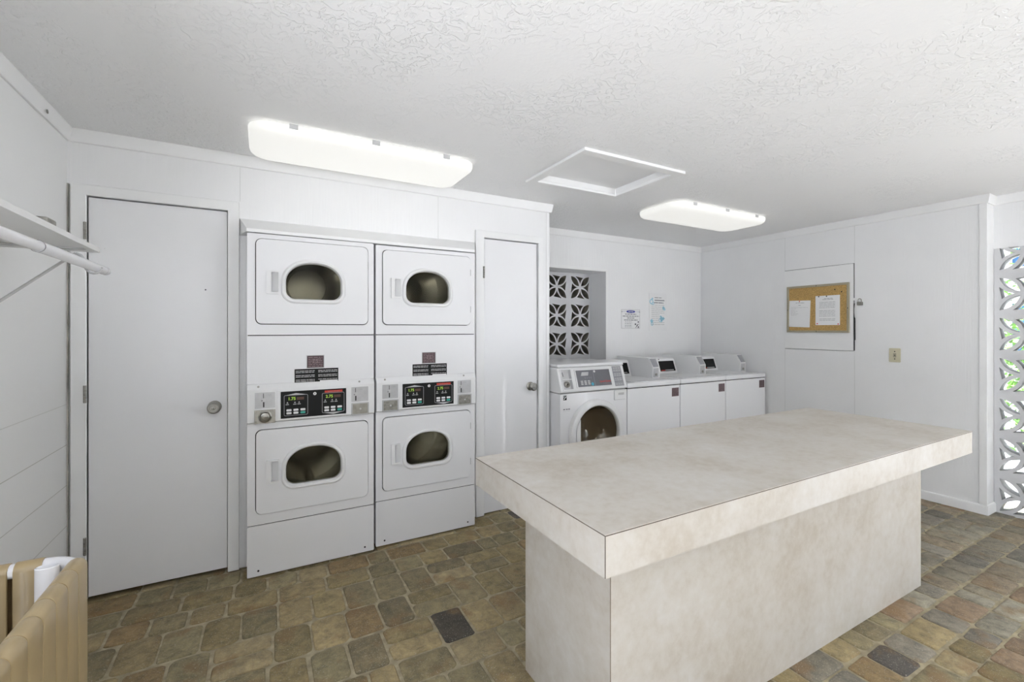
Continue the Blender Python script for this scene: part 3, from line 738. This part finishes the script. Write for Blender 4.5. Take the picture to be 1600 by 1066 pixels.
    bowl=MB().lathe([(.222,-.01),(.205,.03),(.17,.09),(.12,.125),(.0005,.135)],(cx,0,cz),'y',48).build('glass_bowl', M['bowl'], d, smooth=True)
    MB().lathe([(.222,.0),(.222,.05),(.262,.06),(.262,.02)],(cx,0,cz),'y',48).build('door_seal', M['dgrey'], R, smooth=True)
    return R
fl=front_loader(); fl.location=(2.066,2.952,0)
tag(fl,'white front-load coin washer with round dark glass door, left end of the washer row','washer','washers along the back wall')
# ------------------------------------------------------------------ TOP LOAD WASHERS
def top_loader():
    R=empty('top_load_washer'); Wd=.660
    MB().box((.002,0,.02),(Wd-.002,.66,.882)).build('cabinet', M['appl'], R, bevel=.006)
    for x in (.06,.60):
        for y in (.06,.6): MB().lathe([(.018,0),(.018,.022)],(x,y,0),'z',14,caps=True).build('foot', M['gap'], R)
    MB().box((.006,.004,.880),(Wd-.006,.65,.890)).build('seam', M['gap'], R)
    MB().box((0,-.004,.888),(Wd,.665,.932)).build('top_panel', M['appl'], R, bevel=.008)
    ld=MB().plate([rrect(.095,.020,.575,.395,.02,4)],.930,.937,XY).build('lid', M['appl'], R, bevel=.002)
    MB().plate([rrect(.092,.017,.578,.398,.021,4)],.9315,.9325,XY).build('lid_gap', M['mgrey'], ld)
    MB().plate([rrect(.16,.030,.50,.055,.008,3)],.937,.9375,XY).build('lid_pull', M['lgrey'], ld)
    # console: left display section
    pr=[(.445,.932),(.447,.948),(.492,1.078),(.510,1.092),(.66,1.092),(.66,.932)]
    c=MB().loft([[(.01,y,z) for y,z in pr],[(.475,y,z) for y,z in pr]]).build('console', M['appl_plastic'], R, bevel=.004)
    L=math.hypot(.045,.130); sy,sz=.045/L,.130/L
    F=lambda a,b_,d: (a,.447+sy*b_+d*sz,.948+sz*b_-d*sy)
    MB().plate([rrect(.205,-.004,.468,.140,.006,3),rrect(.222,.010,.450,.122,.002,2)],-.006,.001,F).build('display_bezel', M['appl_plastic'], c, bevel=.001)
    s_=MB().use(M['black']); s_.plate([rrect(.222,.010,.450,.122,.002,2)],-.002,.001,F)
    s_.use(M['red']); s_.plate([[(.240,.018),(.300,.018),(.300,.024),(.240,.024)]],-.003,-.002,F); s_.use(M['lgrey']); s_.plate([[(.300,.019),(.425,.019),(.425,.026),(.300,.026)]],-.003,-.002,F)
    s_.build('display', None, c)
    MB().lathe([(.006,0),(.005,-.004),(.0003,-.004)],(.235,.487,1.082),'y',12).build('screw', M['gap'], c)
    # meter case projecting forward
    mp=[(.170,.932),(.168,1.035),(.222,1.125),(.66,1.125),(.66,.932)]
    mc=MB().loft([[(.478,y,z) for y,z in mp],[(.575,y,z) for y,z in mp]]).build('coin_meter_case', M['appl_plastic'], R, bevel=.004)
    MB().add([(.484,.1665,.945),(.555,.1665,.945),(.555,.1645,1.030),(.484,.1645,1.030)],[(0,1,2,3)]).build('coin_box_face', M['grey_plate'], mc)
    MB().add([(.484,.1635,1.042),(.555,.1635,1.042),(.565,.2135,1.118),(.484,.2135,1.118)],[(0,1,2,3)]).build('coin_drop', M['mgrey'], mc)
    MB().lathe([(.012,0),(.012,-.006),(.0003,-.006)],(.520,.166,.970),'y',16).build('lock_barrel', M['steel_dull'], mc)
    r=random.Random(4); t=MB().use(M['pink']); t.plate([[(.548,.778),(.640,.778),(.640,.858),(.548,.858)]],-.0010,0.001,XZ())
    t.use(M['purple']); t.plate([[(.551,.781),(.637,.781),(.637,.855),(.551,.855)]],-.0016,-.0008,XZ()); t.use(M['pink'])
    for k in range(6): lines(t,.557,.632,.786+k*.0115,.0035,XZ(),-.0016,r,.004,(.01,.03))
    t.build('instruction_tag', None, R)
    return R
tl=top_loader()
T=[(2.772,'white top-load coin washer right beside the front-load washer'),(3.434,'middle white top-load coin washer of the three'),(4.096,'white top-load coin washer in the corner by the right wall')]
for i,(x,lb) in enumerate(T):
    o=tl if i==0 else copy_tree(tl); o.location=(x,2.950,0)
    tag(o,lb,'washer','washers along the back wall')
# ------------------------------------------------------------------ COUNTER
def counter():
    R=empty('folding_counter',(2.08,1.36,0))
    def loc(p): return (p[0]-2.08,p[1]-1.36,p[2])
    x0,x1,y0,y1=.802,3.362,.937,1.776
    MB().box(loc((x0,y0,.732)),loc((x1,y1,.8485))).build('countertop', M['laminate'], R)
    t=MB()
    t.box(loc((x0-.0006,y0-.0006,.8455)),loc((x1+.0006,y0+.001,.8480))).box(loc((x0-.0006,y0,.8455)),loc((x0+.001,y1,.8480))).box(loc((x0-.0008,y0-.0008,.733)),loc((x0+.0008,y0+.0008,.848)))
    t.build('laminate_edge', mat('dark_laminate_edge',(.10,.075,.055),.7,noise=.2), R)
    MB().box(loc((x0,y0,.8485)),loc((x1,y1,.8500))).build('top_sheet', M['laminate'], R)
    bx0,bx1,by0,by1=.947,3.150,1.082,1.600
    body=MB().box(loc((bx0,by0,0)),loc((bx1,by1,.732))).build('base', M['laminate'], R)
    MB().box(loc((bx0-.0008,by0-.0008,.0)),loc((bx0+.001,by0+.001,.731))).build('corner_seam', mat('brown_corner_seam',(.22,.17,.12),.7,noise=.2), body)
    return R
ct=counter(); tag(ct,'long beige stone-look laminate folding counter standing on the brick floor','counter')
# ------------------------------------------------------------------ CEILING LIGHTS
def lamp():
    R=empty('ceiling_light'); 
    MB().plate([rrect(-.56,-.185,.56,.185,.03)],-.012,0,XY).build('pan', M['lamp_pan'], R, bevel=.002)
    rings=[]; 
    for ins,z in ((.004,-.010),(0,-.014),(0,-.030),(.006,-.046),(.022,-.058),(.060,-.064),(.12,-.066)):
        rings.append([(a,b_,z) for a,b_ in rrect(-.598+ins,-.232+ins,.598-ins,.232-ins,max(.02,.10-ins),8)])
    MB().loft(rings).build('diffuser', M['diffuser'], R, smooth=True)
    for x in (-.40,.0,.40):
        for s_ in (-1,1):
            MB().box((x-.02,s_*.2315,-.030),(x+.02,s_*.237,-.006)).build('clip', M['lgrey'], R, bevel=.001)
    return R
l1=lamp(); l1.location=(.535,2.710,H); tag(l1,'long white rounded ceiling lamp above the dryers','ceiling light','ceiling lamps')
l2=copy_tree(l1); l2.location=(3.42,2.680,H); tag(l2,'long white rounded ceiling lamp near the far corner above the washers','ceiling light','ceiling lamps')
# ------------------------------------------------------------------ SIGNS ON BACK WALL
def sign1():
    R=random.Random(21); x0,x1,z0,z1=3.472,3.748,1.412,1.622; y=YB
    m=lambda a,b_,d:(a,y+d,b_)
    o=MB().plate([rrect(x0,z0,x1,z1,.003,2)],-.003,-.0004,m).build('wall_sign', M['paper'])
    t=MB().use(M['blue']); cx=(x0+x1)/2
    t.plate([[(cx+.066*math.cos(2*PI*i/28),1.600+.015*math.sin(2*PI*i/28)) for i in range(28)]],-.0042,-.003,m)
    t.use(M['white']); add_text(t,'NOTICE',cx,1.600,.020,m,d=-.0046,bold=.0004)
    t.use(M['blue']); t.box((x0+.012,y-.0036,1.599),(cx-.075,y-.003,1.601)); t.box((cx+.075,y-.0036,1.599),(x1-.012,y-.003,1.601))
    t.use(M['ink'])
    for z,a,b_ in ((1.570,.055,.055),(1.548,.02,.015),(1.527,.085,.085),(1.505,.04,.035)): lines(t,x0+a,x1-b_,z-.004,.010,m,-.0032,R,.007,(.02,.045))
    for z in (1.485,1.466,1.447,1.430): lines(t,x0+.05,x0+.155,z-.003,.005,m,-.0032,R,.008,(.02,.03))
    t.use(M['dgrey']); t.plate([circ(x1-.025,1.485,.009,12)],-.0042,-.003,m); t.plate([circ(x1-.068,1.459,.011,12)],-.0042,-.003,m)
    t.plate([[(x1-.070,1.420),(x1-.060,1.420),(x1-.020,1.460),(x1-.028,1.464)]],-.0042,-.003,m); t.plate([[(x1-.034,1.418),(x1-.016,1.418),(x1-.018,1.434),(x1-.030,1.440)]],-.0042,-.003,m); t.plate([[(x1-.055,1.44),(x1-.04,1.445),(x1-.045,1.456)]],-.0042,-.003,m)
    t.build('print', None, o)
    e=MB(); 
    e.plate([rrect(x0-.001,z0-.001,x1+.001,z1+.001,.003,2),rrect(x0+.003,z0+.003,x1-.003,z1-.003,.002,2)],-.0036,-.0028,m); e.build('rim', M['lgrey'], o)
    for x in (x0+.006,x1-.006): MB().lathe([(.005,0),(.004,-.004),(.0003,-.004)],(x,y-.003,1.598),'y',10).build('screw', M['ink'], o)
    return tag(o,'small square white notice with a blue oval heading on the back wall','sign')
sign1()
def sign2():
    R=random.Random(22); x0,x1,z0,z1=3.892,4.176,1.387,1.822; y=YB
    m=lambda a,b_,d:(a,y+d,b_)
    o=MB().plate([rrect(x0,z0,x1,z1,.002,2)],-.004,-.0004,m).build('wall_sign', M['paper'])
    t=MB().use(M['ink'])
    lines(t,x0+.085,x1-.075,1.765,.008,m,-.0042,R,.010,(.04,.06))
    t.use(M['mgrey']); lines(t,x0+.085,x1-.04,1.732,.014,m,-.0042,R,.006,(.10,.16)); lines(t,x0+.075,x1-.055,1.704,.014,m,-.0042,R,.006,(.06,.09))
    t.use(M['lgrey'])
    z=1.680
    while z>1.44:
        e=.12 if 1.50<z<1.585 else .04
        lines(t,x0+.035,x1-e,z,.006,m,-.0042,R,.006,(.03,.06)); z-=.0225
    t.use(M['ltblue'])
    def blob(cx,cz,r): 
        p=[(cx+r*(1+.25*math.sin(3*a+cx*40))*math.cos(a),cz+r*(1+.25*math.cos(4*a))*math.sin(a)) for a in [2*PI*i/20 for i in range(20)]]; t.plate([p],-.0046,-.004,m)
    def ringb(cx,cz,r): t.plate([circ(cx,cz,r,20),circ(cx,cz,r*.62,20)],-.0046,-.004,m)
    ringb(x0+.035,1.722,.030); blob(x0+.05,1.755,.012); ringb(x0+.06,1.700,.018); blob(x1-.055,1.650,.020); blob(x1-.035,1.636,.012)
    blob(x1-.085,1.520,.028); ringb(x1-.110,1.510,.022); blob(x1-.055,1.528,.016); blob(x1-.100,1.550,.012); blob(x0+.040,1.495,.022); ringb(x0+.045,1.465,.020)
    t.build('print', None, o)
    return tag(o,'tall white laundry notice with light blue bubbles on the back wall','sign')
sign2()
# ------------------------------------------------------------------ RIGHT WALL THINGS
mr=lambda a,b_,d:(XR-d,a,b_)      # a = Y, b = z, d = out of the wall into the room
def rpl(mb,y0,z0,y1,z1,d0,d1): mb.plate([[(y0,z0),(y1,z0),(y1,z1),(y0,z1)]],d0,d1,mr)
ap=MB().plate([[(2.127,1.203),(2.752,1.206),(2.752,2.006),(2.127,2.010)]],.0005,.009,mr).build('access_panel', M['trim'], bevel=.001)
tag(ap,'white painted access panel on the right wall, behind the cork board','access panel')
gp=MB(); rpl(gp,2.1245,2.0095,2.754,2.0125,.0002,.004); rpl(gp,2.125,1.1995,2.752,1.2025,.0002,.003)
gp.plate([[(2.1245,1.205),(2.1185,1.205),(2.1185,1.30),(2.1130,1.305),(2.1150,1.50),(2.1215,1.52),(2.1265,1.58),(2.118,1.64),(2.1245,1.64)]],.0003,.0092,mr)
rpl(gp,2.1225,1.64,2.1248,2.010,.0003,.005)
gp.build('panel_gap', M['gap'], ap)
cb=empty('cork_board',(XR-.009,2.438,1.605)); 
def cl(a,b_,d): return (-d, a-2.438, b_-1.605)
y0,y1,z0,z1=2.155,2.722,1.370,1.839
f=MB().plate([[(y0,z0),(y1,z0),(y1,z1),(y0,z1)],[(y0+.020,z0+.020),(y1-.020,z0+.020),(y1-.020,z1-.020),(y0+.020,z1-.020)]],.0005,.018,cl).build('frame', M['cork_frame'], cb, bevel=.002)
MB().plate([[(y0+.018,z0+.018),(y1-.018,z0+.018),(y1-.018,z1-.018),(y0+.018,z1-.018)]],.0005,.010,cl).build('cork', M['cork'], cb)
for a,b_ in ((2.438,z1-.010),(y0+.010,1.60),(y1-.010,1.60),(2.438,z0+.010)): MB().plate([circ(a,b_,.004,10)],.018,.0195,cl).build('screw', M['gap'], cb)
def paper(cy,cz,w_,h_,rot,seed,full,label):
    ca,sa=math.cos(rot),math.sin(rot); R=random.Random(seed)
    P=lambda a,b_,d:(XR-.009-.0105-d, cy-(a*ca-b_*sa), cz+a*sa+b_*ca)   # a to the right as seen from the room
    o=MB().plate([[(-w_/2,-h_/2),(w_/2,-h_/2),(w_/2,h_/2),(-w_/2,h_/2)]],0,.0008,P).build('paper_notice', M['paper'])
    t=MB().use(M['ink'])
    if full:
        lines(t,-.03,.045,h_/2-.030,.004,P,.0012,R,.004,(.02,.04)); lines(t,-.045,.05,h_/2-.040,.004,P,.0012,R,.004,(.02,.04))
        for k in range(14):
            if k in (5,11): continue
            lines(t,-w_/2+.035,w_/2-.04,h_/2-.065-k*.0135,.003,P,.0012,R,.004,(.01,.04))
    else:
        lines(t,-.04,.045,h_/2-.025,.004,P,.0012,R,.004,(.02,.04)); lines(t,-.01,.01,h_/2-.05,.005,P,.0012,R,.004,(.01,.02))
        t.use(M['lgrey'])
        for k,e in enumerate((.0,.11,.13,.10,.12,.09,.11)): lines(t,-w_/2+.02,w_/2-.02-e,h_/2-.072-k*.013,.003,P,.0012,R,.004,(.01,.04))
    t.build('print', None, o)
    tag(o,label,'paper','papers pinned to the cork board'); return P
Pa=paper(2.600,1.558,.205,.268,-.035,31,False,'left tilted white paper pinned to the cork board, mostly blank')
Pb=paper(2.340,1.585,.215,.285,.0,32,True,'right white paper full of printed lines pinned to the cork board')
def pin(P,a,b_,m,label):
    c0=Vector(P(a,b_,.001)); o=MB().lathe([(.0003,-.009),(.005,-.009),(.006,-.006),(.0035,-.003),(.002,0)],tuple(c0),'x',12).build('push_pin',m,smooth=True); tag(o,label,'push pin','push pins on the cork board')
pin(Pa,0.0,.126,M['red'],'red push pin at the top of the left paper')
pin(Pb,-.075,.135,M['gap'],'dark push pin at the top left of the right paper'); pin(Pb,-.005,.135,M['gap'],'dark push pin at the top middle of the right paper')
pin(Pb,-.088,-.128,M['red'],'red push pin at the lower left corner of the right paper'); pin(Pb,.095,-.133,M['red'],'red push pin at the lower right corner of the right paper')
P0=lambda a,b_,d:(XR-.009-.0105-d,2.438-a,1.605+b_)
pin(P0,.165,.175,M['gap'],'dark push pin in bare cork near the top of the board'); pin(P0,.222,.150,M['gap'],'dark push pin in bare cork at the upper right corner')
tag(cb,cork_label,'notice board')
# hasp and padlock
hp_=MB(); rpl(hp_,2.095,1.668,2.135,1.690,.0095,.012); hp_.tube([(XR-.012,2.100,1.678),(XR-.024,2.097,1.682),(XR-.026,2.090,1.674),(XR-.014,2.088,1.668),(XR-.0,2.088,1.668)],.0025,8)
tag(hp_.build('hasp', M['trim']),'small white painted hasp at the right edge of the access panel','hasp')
pk=MB(); pk.plate([rrect(2.052,1.620,2.092,1.652,.005,3)],.006,.026,mr)
pdk=pk.build('padlock', M['steel_dull'], bevel=.002); tag(pdk,'small dark steel padlock hanging beside the cork board','padlock')
MB().tube([(XR-.016,2.060,1.648)]+[(XR-.016,2.074-.0125*math.cos(PI*i/8),1.668+.013*math.sin(PI*i/8)) for i in range(9)]+[(XR-.016,2.0865,1.648)],.0035,10).build('shackle', M['steel'], pdk, smooth=True)
# outlet
ou=MB().plate([rrect(1.776,1.118,1.858,1.238,.006,3)],.0003,.006,mr).build('wall_outlet', M['almond'], bevel=.002); tag(ou,'almond coloured outlet plate on the right wall','outlet')
for zz in (1.210,1.178,1.146):
    MB().plate([circ(1.817,zz,.0045,12)],.006,.0072,mr).build('contact', M['gap'], ou)
MB().plate([rrect(1.806,1.160,1.828,1.196,.003,2),circ(1.817,1.178,.006,10)],.006,.0068,mr).build('insert', M['cork_frame'], ou)
# ------------------------------------------------------------------ SHELF AND ROD (left wall)
sh=empty('wall_shelf',(XL,1.3,1.70))
def sl(x,y,z): return (x-XL,y-1.3,z-1.70)
MB().box(sl(XL,.85,1.700),sl(-.557,2.330,1.719)).build('shelf_board', M['shelf'], sh, bevel=.001)
MB().box(sl(XL,.85,1.655),sl(XL+.018,2.335,1.699)).build('cleat', M['shelf'], sh)
for y in (2.225, 1.05):
    b=MB().tube([sl(XL+.006,y,1.44),sl(-.600,y,1.680)],.005,8); 
    b.box(sl(XL,y-.011,1.40),sl(XL+.004,y+.011,1.699)); b.box(sl(XL+.004,y-.011,1.695),sl(-.575,y+.011,1.699))
    b.tube([sl(-.600,y,1.680),sl(-.585,y,1.672),sl(-.572,y,1.650)],.005,8)
    b.tube([sl(-.572+0.0,y,1.655)]+[sl(-.550+.024*math.cos(a),y,1.633+.024*math.sin(a)) for a in [PI+PI*i/8 for i in range(9)]],.004,8)
    b.build('bracket', M['lgrey'], sh)
MB().tube([sl(-.557+.02,2.3,1.714),sl(-.557+.02,2.302,1.714)],.001,4).build('fixing', M['steel_dull'], sh)
tag(sh,'white wall shelf on brackets high on the left wall','shelf')
rd=MB().tube([(-.552,.85,1.634),(-.552,1.80,1.634)],.0150,24)
ro=rd.build('hanging_rod', M['white_tube'], smooth=True); tag(ro,'white two-piece hanging rod under the shelf on the left wall','rod')
MB().tube([(-.552,1.75,1.634),(-.552,2.34,1.634)],.0165,24).build('rod_sleeve', M['white_tube'], ro, smooth=True)
MB().lathe([(.0172,0),(.0172,.004),(.0150,.004)],(-.552,1.748,1.634),'y',24).build('joint_ring', M['gap'], ro)
MB().lathe([(.0155,2.342),(.0158,2.38),(.012,2.40),(.0003,2.405)],(-.552,0,1.634),'y',20).build('end_cap', M['white_tube'], ro, smooth=True)
MB().lathe([(.0168,2.339),(.0168,2.343)],(-.552,0,1.634),'y',20).build('cap_seam', M['steel_dull'], ro)
bx=MB().box((-.640,1.930,1.7195),(-.585,2.000,1.752)); bo=bx.build('metal_box', M['steel_dull'], bevel=.006); tag(bo,'small dark grey metal box lying on the white wall shelf','box')
# ------------------------------------------------------------------ STRAP HAMPER (lower left)
def hamper():
    R=empty('strap_hamper',(-.60,1.20,0))
    def lc(p): return (p[0]+.60,p[1]-1.20,p[2])
    x0,x1,y0,y1=-.800,-.392,.70,1.500; rz=.830; rr=.07; tr=.0165
    path=[(a,b_,rz) for a,b_ in rrect(x0,y0,x1,y1,rr,8)]; path.append(path[0]); path.append(path[1])
    t=MB().tube([lc(p) for p in path],tr,16,caps=False); t.build('top_rail', M['white_tube'], R, smooth=True)
    path=[(a,b_,.10) for a,b_ in rrect(x0,y0,x1,y1,rr,8)]; path.append(path[0]); path.append(path[1])
    MB().tube([lc(p) for p in path],tr,12,caps=False).build('bottom_rail', M['white_tube'], R, smooth=True)
    for px,py in ((-.440,1.447),(-.755,1.447),(-.440,.750),(-.755,.750)):
        n=24; prof=lambda r1,r2,z:[lc((px+r1*math.cos(2*PI*i/n),py+r2*math.sin(2*PI*i/n),z)) for i in range(n)]
        MB().loft([prof(.0215,.0145,.0),prof(.0215,.0145,.846),prof(.0195,.0125,.848),prof(.0185,.0115,.846),prof(.0185,.0115,.70)],caps=False).build('post', M['white_tube'], R, smooth=True)
    sr=.0195; st=.0022
    def strap(c0,c1,side):   # strap wraps over the top rail and runs down to the bottom rail, hugging the rails' outer side
        # cross-section in the plane normal to the rail: coordinates (o, z), o = outwards
        pts=[(-sr, rz-.02+0.0)]
        prof=[]
        prof+= [(sr,.10),(sr,.30),(sr,.55),(sr,.80),(sr,rz)]
        prof+= [(sr*math.cos(a),rz+sr*math.sin(a)) for a in [PI*i/12 for i in range(1,13)]]
        prof+= [(-sr,.80),(-sr,.55),(-sr,.30),(-sr,.11)]+[(sr*math.cos(a),.10+sr*math.sin(a)) for a in [PI+PI*i/10 for i in range(0,10)]]
        outer=prof; n=len(outer)
        rings=[]
        for e,ins in ((c0+.0002,.0036),(c0+.0013,.0005),(c0+.004,0),(c1-.004,0),(c1-.0013,.0005),(c1-.0002,.0036)):
            ring=[]
            for o_,z in outer:
                oo=o_-math.copysign(ins,o_) if abs(o_)>.003 else o_; zz=z-(ins if z>rz else 0)
                if side=='x+': p=(x1+oo,e,zz)
                elif side=='y+': p=(e,y1+oo,zz)
                elif side=='x-': p=(x0-oo,e,zz)
                else: p=(e,y0-oo,zz)
                ring.append(lc(p))
            rings.append(ring)
        m=MB().loft(rings,caps=False); return m
    SW=.0640
    for i in range(10):
        c1=1.4635-i*SW
        strap(c1-SW,c1,'x+').build('strap', M['strap'], R, smooth=True)
        strap(c1-SW,c1,'x-').build('strap', M['strap'], R, smooth=True)
    xs=-.460; SW=.0505
    for k in range(5):
        strap(xs-SW,xs,'y+').build('strap', M['strap'], R, smooth=True); strap(xs-SW,xs,'y-').build('strap', M['strap'], R, smooth=True)
        xs-=SW+(.008 if k==0 else .0005)
    return R
hm=hamper(); tag(hm,'beige vinyl strap hamper with white tube frame in the lower left corner','hamper')
# ------------------------------------------------------------------ OUTSIDE
struct(box('floor_outside', (-6,-16,-.06), (20,16,-.03), M['concrete']))
def shrub(x,y,r,h,m,label,seed,n=1600,leaf=.09):
    R=random.Random(seed); mb=MB()
    for i in range(n):
        a=R.uniform(0,2*PI); u=R.uniform(-1,1); q=R.random()**.4; s_=math.sqrt(1-u*u)
        p=Vector((x+r*q*s_*math.cos(a),y+r*q*s_*math.sin(a),h*.5+h*.5*u*q)); d=Vector((R.uniform(-1,1),R.uniform(-1,1),R.uniform(-1,1))).normalized(); e=d.cross(Vector((R.uniform(-1,1),R.uniform(-1,1),R.uniform(-1,1)))).normalized()
        L=leaf*R.uniform(.7,1.3); mb.add([p,p+d*L*.5+e*L*.25,p+d*L,p+d*L*.5-e*L*.25],[(0,1,2,3)])
    root=empty('shrub',(x,y,-.03)); o=mb.build('foliage', m, root); o.location=(-x,-y,.03)
    MB().tube([(0,0,0),(0.02,0,h*.4)],.03,8).build('stem', M['bark'], root); tag(root,label,'shrub','shrubs outside the block screen')
shrub(7.6,1.6,.8,1.6,M['leaf'],'green shrub outside, seen low through the holes of the screen wall',1)
shrub(8.3,3.7,.9,2.3,M['leaf_light'],'yellow green shrub outside beyond the screen blocks',2)
shrub(7.0,-.3,.6,1.2,M['leaf_light'],'low yellow green shrub outside beside the screen wall',3)
shrub(10.0,1.9,1.0,3.4,M['leaf'],'tall green shrub outside in front of the white building',4)
def building():
    R=empty('building',(13,2,-.03))
    MB().box((0,-6,0),(.4,7,4.5)).build('wall', M['stucco'], R)
    for y in (-3.6,-1.8,0,1.6,3.2):
        for z in (.9,2.6):
            f=MB().plate([[(y,z),(y+1.1,z),(y+1.1,z+1.1),(y,z+1.1)],[(y+.06,z+.06),(y+.52,z+.06),(y+.52,z+1.04),(y+.06,z+1.04)],[(y+.58,z+.06),(y+1.04,z+.06),(y+1.04,z+1.04),(y+.58,z+1.04)]],-.06,0,lambda a,b_,d:(d,a,b_)).build('window_frame', M['white'], R)
            MB().box((-.03,y+.03,z+.03),(-.02,y+1.07,z+1.07)).build('pane', M['window_blue'], f)
    tag(R,'white building with blue windows outside, glimpsed through the screen holes','building')
building()
